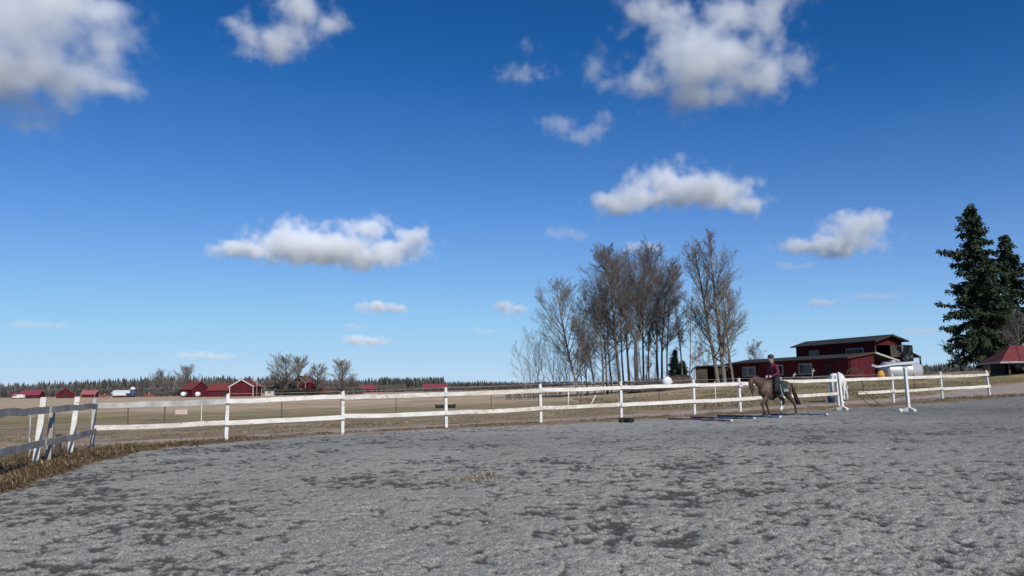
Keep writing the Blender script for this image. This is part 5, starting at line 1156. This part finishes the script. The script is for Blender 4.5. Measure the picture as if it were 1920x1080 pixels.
mb = MB(); mb.bar(P(1634, 685, 82), P(1645, 687, 82), .2, .2); mb.build('end_bracket', M['dull'], bm, world=True)
c = base_at(1644, 83); yb = thing('yellow_cone', 'yellow plastic hopper cone standing beside the steel tank', 'hopper', c); hy = P(1644, 692, 83).z - c[2]
mb = MB(); mb.lathe([(.42, 0), (.40, hy * .5), (.30, hy * .75), (.10, hy), (.02, hy)], 18); mb.build('cone', M['yellow'], yb, True); mb = MB(); mb.lathe([(.45, .02), (.45, .1), (.40, .12)], 18); mb.build('rim', M['rust'], yb, True)
# rusty implement, log pile and leaning planks along the stable
c = base_at(1596, 80); im = thing('farm_implement', 'rusty red wheeled farm implement parked before the stable end', 'farm machine', c)
for s_ in (-1, 1):
    mb = MB(); mb.tube([(.62 * math.cos(t), s_ * .5, .62 + .62 * math.sin(t)) for t in np.linspace(0, 6.283, 21)], .05, 6, cap=False); wh = mb.build('wheel', M['rust'], im, True); mb = MB()
    for k in range(6): a_ = k * math.pi / 3; mb.tube([(0, s_ * .5, .62), (.6 * math.cos(a_), s_ * .5, .62 + .6 * math.sin(a_))], .02, 5)
    mb.build('spoke', M['rust'], wh)
mb = MB(); mb.bar((0, -.6, .62), (0, .6, .62), .08, .08); mb.bar((-1.0, 0, .5), (.9, 0, .75), .1, .1); mb.build('axle_beam', mat('old_red_paint', (.20, .05, .035), None, 5, .8), im)
rl = random.Random(8)
for i in range(14):
    px = 1478 + i * 5.2 + rl.uniform(-1, 1); D = 84 + rl.uniform(-1.5, 1.5); c = base_at(px, D); zt = c[2] + .12 + (.26 if i % 3 == 1 else 0)
    lg = thing('log', 'grey log in the heap lying along the stable wall', 'log', (c[0], c[1], zt), rl.uniform(-.3, .3), 'logs heaped along the stable'); r_ = rl.uniform(.12, .2); L_ = rl.uniform(.9, 1.7)
    mb = MB(); mb.tube([(-L_, 0, 0), (0, .03, .02), (L_, 0, 0)], [r_, r_ * .95, r_ * .85], 9); mb.build('bark', M['wgrey'], lg, True); mb = MB(); mb.tube([(L_, 0, 0), (L_ + .012, 0, 0)], r_ * .75, 9); mb.build('cut_end', M['plank'], lg)
for px0, y0, px1, y1, lb in ((1484, 713, 1491, 700, 'short pale plank leaning against the stable between windows'), (1523, 708, 1525, 692, 'upright pale plank leaning at the stable beside a window')):
    a = P(px0, y0, 86); b = P(px1, y1, 87.5); pk = thing('leaning_plank', lb, 'plank', (a.x, a.y, g(a.x, a.y))); mb = MB(); a = a - (b - a) * .25; mb.bar(a, b, .18, .05, (1, 0, 0)); mb.build('board', M['pale'], pk, world=True); mb = MB(); mb.bar(a + (b - a) * .85 + Vector((-.2, -.04, 0)), a + (b - a) * .85 + Vector((.2, -.04, 0)), .04, .07); mb.build('batten', M['pale'], pk, world=True)
# brown shed behind the trees
c = base_at(1333, 112); sh = thing('shed', 'old brown board shed with a curved low roof behind the grove trunks', 'shed', c, R(-14)); hs_ = P(1333, 688, 112).z - c[2]
for i in range(16):
    x = -2.4 + i * .32; 
    if 5 <= i <= 7: continue
    mb = MB(); mb.box(x, x + .30, -1.2 + rl.uniform(-.02, .02), -1.16, -.3, hs_ - .1); mb.build('board', M['wgrey'], sh)
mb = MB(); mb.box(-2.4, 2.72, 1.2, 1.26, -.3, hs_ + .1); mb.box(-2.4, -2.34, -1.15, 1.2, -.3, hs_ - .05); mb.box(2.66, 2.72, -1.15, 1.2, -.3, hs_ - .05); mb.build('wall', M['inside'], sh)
mb = MB(); pr = [(-3.0, hs_ - .75), (-2.75, hs_ - .25), (-2.2, hs_ + .02), (0, hs_ + .12), (2.9, hs_ + .2), (2.9, hs_ + .3), (0, hs_ + .24), (-2.25, hs_ + .14), (-2.85, hs_ - .2), (-3.1, hs_ - .75)]
mb.prism([(x, -1.6, z) for x, z in pr], (0, 3.2, 0)); mb.build('roof', M['wgrey'], sh)
# brush pile, soil mound, wrapped bale
c = base_at(1215, 98); bp_ = thing('brush_pile', 'tangled pile of cut branches heaped under the grove', 'brush pile', c); P0, P1, R0, R1 = [], [], [], []
for k in range(900):
    a_ = rl.random() * 6.283; q = rl.random() ** .6; x = math.cos(a_) * q * 3.6; y = math.sin(a_) * q * 1.6; z = (1 - q * q) * 1.7 * rl.random() + .05; d = Vector((rl.gauss(0, 1), rl.gauss(0, 1), rl.gauss(.12, .35))).normalized() * rl.uniform(.4, 1.1)
    P0.append((x - d.x, y - d.y, max(z - d.z, 0))); P1.append((x + d.x, y + d.y, max(z + d.z, .05))); r_ = rl.uniform(.012, .045); R0.append(r_); R1.append(r_ * .5)
V_, F_ = prisms(P0, P1, R0, R1, 4); tag(np_mesh('branches', V_, F_, M['twig'], bp_), kind='stuff')
def mound(name, label, cat, loc, rx, ry, h_, m_, seed, n=36):
    xs, ys = np.meshgrid(np.linspace(-1, 1, n), np.linspace(-1, 1, n)); q = np.clip(1 - xs ** 2 - ys ** 2, 0, 1)
    z = h_ * q ** .7 * (.7 + .6 * fbm(xs, ys, .4, 4, seed)) - .3 * (q <= 0) - .05; I_ = np.arange(n * n).reshape(n, n); Q_ = np.stack([I_[:-1, :-1], I_[:-1, 1:], I_[1:, 1:], I_[1:, :-1]], -1).reshape(-1, 4)
    t = thing(name, label, cat, loc); np_mesh('heap', np.stack([xs * rx, ys * ry, z], -1).reshape(-1, 3), Q_, m_, t, True)
    rs = np.random.default_rng(seed); k = 700; a_ = rs.random(k) * 6.28; q = rs.random(k) ** .5 * .9; X_ = np.cos(a_) * q; Y_ = np.sin(a_) * q; Z_ = h_ * (1 - q * q) ** .7 * (.7 + .6 * fbm(X_, Y_, .4, 4, seed)) - .05
    d = rs.normal(0, 1, (k, 3)) * .3; p_ = np.stack([X_ * rx, Y_ * ry, Z_ + .03], 1); V_, F_ = prisms(p_ - d * .5, p_ + d * .5, np.full(k, .015), np.full(k, .008), 3); tag(np_mesh('twig_litter', V_, F_, M['twig'], t), kind='stuff'); return t
mound('soil_mound', 'rounded brown mound of soil and roots beside the brush pile', 'mound', base_at(1275, 96), 3.0, 2.4, 1.45, M['soil'], 3)
mound('soil_mound', 'low brown heap under the brush pile', 'mound', base_at(1225, 100), 3.6, 2.2, 1.1, M['soil'], 4)
def bale(label, px, py, D, r_, grp='wrapped bales'):
    c = P(px, py, D); t = thing('wrapped_bale', label, 'bale', (c.x, c.y, g(c.x, c.y)), 0, grp); z = max(c.z - t.location.z, r_ * .95)
    mb = MB(); mb.lathe([(.05, -.62 * r_ / .6), (r_ * .85, -.60 * r_ / .6), (r_, -.45 * r_ / .6), (r_ * 1.02, 0), (r_, .45 * r_ / .6), (r_ * .85, .60 * r_ / .6), (.05, .62 * r_ / .6)], 9); mb.v = [(x_, z_, z + y_) for x_, y_, z_ in mb.v]; mb.f = [tuple(reversed(q)) for q in mb.f]; o_ = mb.build('wrap', M['bale'], t, True)
    mb = MB(); mb.prism([(r_ * .6, -.62 * r_ / .6, z + .02), (r_ * 1.25, -.5 * r_ / .6, z - .12), (r_ * .7, -.62 * r_ / .6, z - .16)], (0, .01, 0)); mb.build('loose_flap', M['bale'], t); return t
bale('big white wrapped bale standing by the brown soil mound', 1250, 715, 93, .55)
bale('white wrapped bale lying at the end of the red barn on the far farm', 344, 739, 296, .85); bale('white wrapped bale between the two red barns of the far farm', 371, 739, 294, .85)
# open red-roofed outbuilding on the right
c = base_at(1925, 74); ob = thing('outbuilding', 'open-fronted outbuilding with a broad hipped red roof beside the spruces', 'outbuilding', c, R(-14)); eh = P(1890, 679, 73).z - c[2]; rh_ = 1.55; x0, x1, d0_, d1 = -2.6, 7.5, -2.4, 2.6
V_ = [(x0 - .8, d0_ - .6, eh), (x1 + .8, d0_ - .6, eh), (x1 + .8, d1 + .6, eh), (x0 - .8, d1 + .6, eh), (x0 + 1.1, .1, eh + rh_), (x1 - 1.1, .1, eh + rh_)]
mb = MB(); mb.add(V_, [(0, 1, 5, 4), (1, 2, 5), (2, 3, 4, 5), (3, 0, 4), (3, 2, 1, 0)]); mb.build('roof', M['redroof'], ob)
mb = MB(); mb.bar((x0 - .82, d0_ - .62, eh - .04), (x1 + .8, d0_ - .62, eh - .04), .04, .16); mb.bar((x0 - .82, d0_ - .6, eh - .04), (x0 - .82, d1 + .6, eh - .04), .04, .16); mb.build('fascia', M['dull'], ob)
for k in range(7): mb = MB(); mb.tube([(x0 - .8 + k * 1.6 + (.0 if k else .05), d0_ - .6, eh + .02), (max(x0 + 1.1, min(x1 - 1.1, x0 - .8 + k * 1.6 + .8)), .1, eh + rh_ + .02)], .03, 5); mb.build('roof_batten', M['redroof'], ob)
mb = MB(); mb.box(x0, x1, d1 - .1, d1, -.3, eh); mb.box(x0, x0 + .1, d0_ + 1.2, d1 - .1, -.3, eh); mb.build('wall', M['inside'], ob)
for x in (x0 + .05, x0 + 2.6, x0 + 5.2, x1 - .1): mb = MB(); mb.box(x - .08, x + .08, d0_ - .08, d0_ + .08, -.3, eh - .01); mb.build('post', M['wgrey'], ob)
# a car under the roof
cc = ob.matrix_basis @ Vector((0, 0, 0)); ca = thing('parked_car', 'dark blue car parked in the shade under the red hipped roof', 'car', (c[0], c[1], c[2]), R(-14)); cb = mat('dark_blue_car_paint', (.03, .045, .09), (.025, .038, .08), 2, .25, spec=.6)
prf = [(-2.0, .30), (-2.05, .62), (-1.85, .85), (-1.2, .92), (-.65, 1.40), (.75, 1.42), (1.35, .95), (2.0, .86), (2.1, .55), (2.05, .30)]
mb = MB(); mb.prism([(x + .3, -1.2, z) for x, z in prf], (0, 1.65, 0)); mb.build('body', cb, ca, bevel=.08)
for s_, y in ((-1, -1.212), (1, .462)): mb = MB(); mb.prism([(-.75, y, .95), (-.3, y, 1.33), (.98, y, 1.34), (1.45, y, .97)], (0, .01 * s_, 0)); mb.build('side_window', M['pane'], ca)
for x in (-1.0, 1.65):
    for y in (-1.22, .30): mb = MB(); mb.lathe([(.05, 0), (.24, .0), (.31, .03), (.31, .17), (.24, .2)], 16); mb.v = [(x + a_, y + z_, .31 + b_) for a_, b_, z_ in mb.v]; mb.f = [tuple(reversed(q)) for q in mb.f]; wh = mb.build('wheel', M['black'], ca, True); mb = MB(); mb.lathe([(.02, 0), (.2, 0), (.2, .02), (.02, .03)], 14); mb.v = [(x + a_, y - .012 + z_, .31 + b_) for a_, b_, z_ in mb.v]; mb.build('rim', M['steel'], wh, True)
for y in (-.9, .15): mb = MB(); mb.box(-1.76, -1.70, y - .14, y + .14, .62, .76); mb.build('headlight', M['beam'], ca)

# ------------------------------------------------------------------ the far farm
def at(px, D): return base_at(px, D)
gable_house('barn', 'red barn with white barge boards on its gable end, on the far farm', 'barn', at(462, 300), R(93), 12, 8.4, 3.6, 2.5, M['red'], M['redroof'], M['trim'], wins=(), doors=(('gl', .4, 1.8, 2.5, M['red']),), group='buildings of the far farm')
gable_house('barn', 'long red barn with a broad red roof beside the gabled barn on the far farm', 'barn', at(421, 303), R(3), 9.4, 8, 2.5, 2.4, M['red'], M['redroof'], None, doors=(('front', 1.5, 2.2, 2.0, M['inside']),), group='buildings of the far farm')
gable_house('barn', 'red barn with its corner turned, bales at its end, on the far farm', 'barn', at(367, 308), R(-38), 8.0, 7, 3.0, 2.6, M['red'], M['redroof'], None, wins=(('front', 0, 1.6, .9, .8),), doors=(('gl', 0, 1.8, 2.1, M['inside']),), group='buildings of the far farm')
gable_house('farmhouse', 'two-storey red farmhouse with white corners seen behind the great bare trees', 'house', at(570, 345), R(70), 8.5, 7.2, 5.2, 2.6, M['red'], M['redroof'], M['trim'], wins=(('gl', -1.7, 2.0, 1, 1.2), ('gl', 1.7, 2.0, 1, 1.2), ('gl', 0, 5.0, 1, 1.2), ('back', -2, 2, 1, 1.2), ('back', 2, 2, 1, 1.2)), group='buildings of the far farm', chim=1.0)
gable_house('farmhouse', 'pale red cottage with white trim half hidden by the great bare trees', 'house', at(531, 340), R(8), 7.0, 6, 3.2, 2.4, mat('faded_red_boards', (.34, .12, .09), (.26, .09, .07), 2), M['wgrey'], M['trim'], wins=(('front', -2, 1.8, 1, 1.2), ('front', 1.8, 1.8, 1, 1.2)), doors=(('front', 0, .9, 2, M['trim']),), group='buildings of the far farm', chim=-1.0)
gable_house('garden_shed', 'small white garden shed beside the pale red cottage', 'shed', at(507, 330), R(5), 3.2, 3, 2.3, 1.0, mat('dull_white_boards', (.55, .52, .48), None, 2), M['wgrey'], M['trim'], wins=(('front', 0, 1.4, .8, .8),), group='buildings of the far farm')
gable_house('barn', 'low red outhouse beyond the farmhouse gable', 'barn', at(600, 350), R(4), 12, 5, 1.7, 1.3, M['red'], M['redroof'], None, doors=(('front', 2, 1.2, 1.6, M['inside']),), group='buildings of the far farm')
gable_house('barn', 'barn with a magenta-red sheet roof before the forest', 'barn', at(64, 430), R(10), 9.5, 7, 1.9, 2.1, M['red'], M['mroof'], None, doors=(('front', -2, 2.2, 1.6, M['inside']), ('front', 2.2, 2.2, 1.5, M['inside'])), group='buildings before the forest')
gable_house('barn', 'long red barn with a dark roof and red gable before the forest', 'barn', at(126, 400), R(-62), 11, 7.6, 2.1, 2.7, M['red'], M['darkroof'], M['redroof'], doors=(('gr', 0, 2.2, 1.8, M['inside']),), group='buildings before the forest')
gable_house('barn', 'small red barn with a pale red roof between the dark-roofed barn and the trailer', 'barn', at(172, 440), R(6), 7, 5.5, 1.8, 1.9, M['red'], mat('pale_red_roof', (.36, .12, .11), None, 2), M['dull'], group='buildings before the forest')
gable_house('barn', 'low red shed standing next to the white van before the forest', 'barn', at(40, 450), R(4), 6, 5, 1.6, 1.4, M['red'], M['mroof'], None, group='buildings before the forest')
gable_house('machine_shed', 'machine shed with a pale green-white roof beside the blue silo', 'shed', at(234, 390), R(3), 8.5, 5, 2.0, 1.2, M['inside'], mat('pale_green_sheet', (.58, .64, .58), (.50, .56, .50), 2, .5), M['dull'], group='buildings before the forest')
for px, lb in ((690, 'low red cottage in the row of houses by the forest edge'), (722, 'second low red cottage in the row, roof streaked pale'), (742, 'dark little cottage at the end of the row by the forest edge'), (815, 'lone red barn far out by the forest, beyond the long fence')):
    gable_house('cottage', lb, 'house', at(px, 520), R(7 if px < 800 else -6), 11 if px < 800 else 15, 7, 2.4, 2.2, M['red'] if px != 742 else M['inside'], M['mroof'] if px in (690, 815) else M['wgrey'], M['dull'], wins=(('front', -2.5, 1.5, 1.2, 1.1), ('front', 2.5, 1.5, 1.2, 1.1)), group='houses by the forest edge')
c = at(251, 388); sl_ = thing('silo', 'dark blue silo with a white domed top before the forest', 'silo', c); mb = MB(); mb.lathe([(1.15, -.3), (1.15, 3.6)], 20); mb.build('shell', mat('dark_blue_steel', (.03, .05, .13), None, 2, .5), sl_, True); mb = MB(); mb.lathe([(1.22, 3.6), (1.15, 4.1), (.85, 4.6), (.4, 4.9), (.02, 4.98)], 20); mb.build('dome', M['trim'], sl_, True)
for z in (1.0, 2.4): mb = MB(); mb.lathe([(1.17, z), (1.19, z + .02), (1.19, z + .1), (1.17, z + .12)], 20); mb.build('hoop', M['steel'], sl_)
c = at(228, 375); tr_ = thing('livestock_trailer', 'white and red trailer parked before the machine shed', 'trailer', c, R(4)); mb = MB(); mb.prism([(-3.4, -1, .9), (-2.6, -1, 1.9), (2.2, -1, 1.9), (2.6, -1, .9)], (0, 2, 0)); mb.build('body', M['trim'], tr_, bevel=.15); mb = MB(); mb.box(-2.4, 3.0, -.95, .95, .45, .88); mb.build('chassis', mat('old_red_paint', (.20, .05, .035)), tr_)
for x in (-.3, .9): mb = MB(); mb.tube([(x, -1.05, .42), (x, -.8, .42)], .42, 14); mb.build('wheel', M['black'], tr_)
c = at(39, 420); vn = thing('white_van', 'white van parked before the low red shed by the forest', 'van', c, R(3)); mb = MB(); mb.prism([(-2.9, -.95, .4), (-2.9, -.95, 1.1), (-2.2, -.95, 1.25), (-1.6, -.95, 2.1), (2.8, -.95, 2.15), (2.9, -.95, .4)], (0, 1.9, 0)); mb.build('body', M['trim'], vn, bevel=.12)
mb = MB(); mb.prism([(-1.95, -.965, 1.25), (-1.5, -.965, 1.85), (-.6, -.965, 1.9), (-.6, -.965, 1.25)], (0, .01, 0)); mb.build('cab_window', M['pane'], vn)
for x in (-1.9, 1.8): mb = MB(); mb.tube([(x, -1.0, .36), (x, -.75, .36)], .36, 14); mb.build('wheel', M['black'], vn)
for px, D, lb in ((198, 330, 'red folded farm harrow standing in the field beside the corner fence post'), (281, 335, 'red farm harrow parked in the field between the silo and the barns')):
    c = at(px, D); hw_ = thing('farm_harrow', lb, 'farm machine', c, R(5)); orm = mat('orange_red_paint', (.42, .10, .06), (.30, .07, .04), 4, .6)
    mb = MB(); mb.bar((-1.9, 0, .55), (1.9, 0, .55), .15, .15); mb.bar((-1.9, 0, 1.3), (1.9, 0, 1.3), .12, .12); mb.bar((0, -1, .6), (0, .8, .6), .15, .15); mb.build('frame', orm, hw_)
    for k in range(7): x = -1.8 + k * .6; mb = MB(); mb.tube([(x, .1, 0), (x - .1, -.1, .5), (x, 0, 1.4 + .3 * (k % 2))], .07, 6); mb.build('tine', orm, hw_)
    mb = MB(); mb.bar((.1, 0, 1.3), (.35, 0, 2.0), .14, .14); mb.build('mast', M['trim'], hw_)
c = at(482, 298); fl_ = thing('flagpole', 'slim white flagpole standing beside the gabled red barn', 'flagpole', c); mb = MB(); mb.tube([(0, 0, -.2), (0, 0, 8.6)], [.09, .05], 8); mb.build('shaft', M['trim'], fl_, True); mb = MB(); mb.ell((0, 0, 8.68), .12, 10, 8); mb.build('finial', M['trim'], fl_, True)
# hedges at the far farm
def hedge(label, px0, px1, D, h_, seed, colm):
    a = at(px0, D); b = at(px1, D); t = thing('hedge', label, 'hedge', a, 0, 'hedges of the far farm'); rs = np.random.default_rng(seed); n = 1800; f = rs.random(n); x = (b[0] - a[0]) * f; y = rs.normal(0, .8, n); z = rs.random(n) ** .8 * h_ * (.7 + .5 * fbm(x, x * 0, 3.0, 3, seed)); p_ = np.stack([x, y, z], 1); d = rs.normal(0, 1, (n, 3)) * .5; d[:, 2] = np.abs(d[:, 2])
    V_, F_ = prisms(p_, p_ + d, np.full(n, .10), np.full(n, .03), 3); tag(np_mesh('twigs', V_, F_, colm, t), kind='stuff')
hedge('dark clipped hedge in front of the farmhouse', 518, 600, 322, 1.8, 1, M['ndl']); hedge('brown bare hedge under the tapering tree', 612, 680, 316, 2.6, 2, M['twig']); hedge('brown brush along the barns before the forest', 255, 345, 392, 2.2, 3, M['twig']); hedge('brown brush strip at the far field edge beyond the fence', 720, 900, 470, 2.4, 4, M['twig'])
# old board fence standing in front of the grove thicket
og = thing('board_fence', 'old dark wattle fence of uneven stakes before the sapling thicket', 'fence', base_at(950, 92)); 
for k in range(22):
    px = 946 + k * 5.0; c = base_at(px, 92 + .15 * k); mb = MB(); h_ = rl.uniform(.7, 1.25); mb.tube([(c[0], c[1], c[2] - .2), (c[0] + rl.gauss(0, .25), c[1], c[2] + h_)], .045, 5); mb.build('stake', M['wgrey'], og, world=True)
mb = MB(); a = base_at(944, 92); b = base_at(1056, 95.3); mb.bar((a[0], a[1], a[2] + .5), (b[0], b[1], b[2] + .6), .05, .10); mb.build('rail', M['wgrey'], og, world=True)
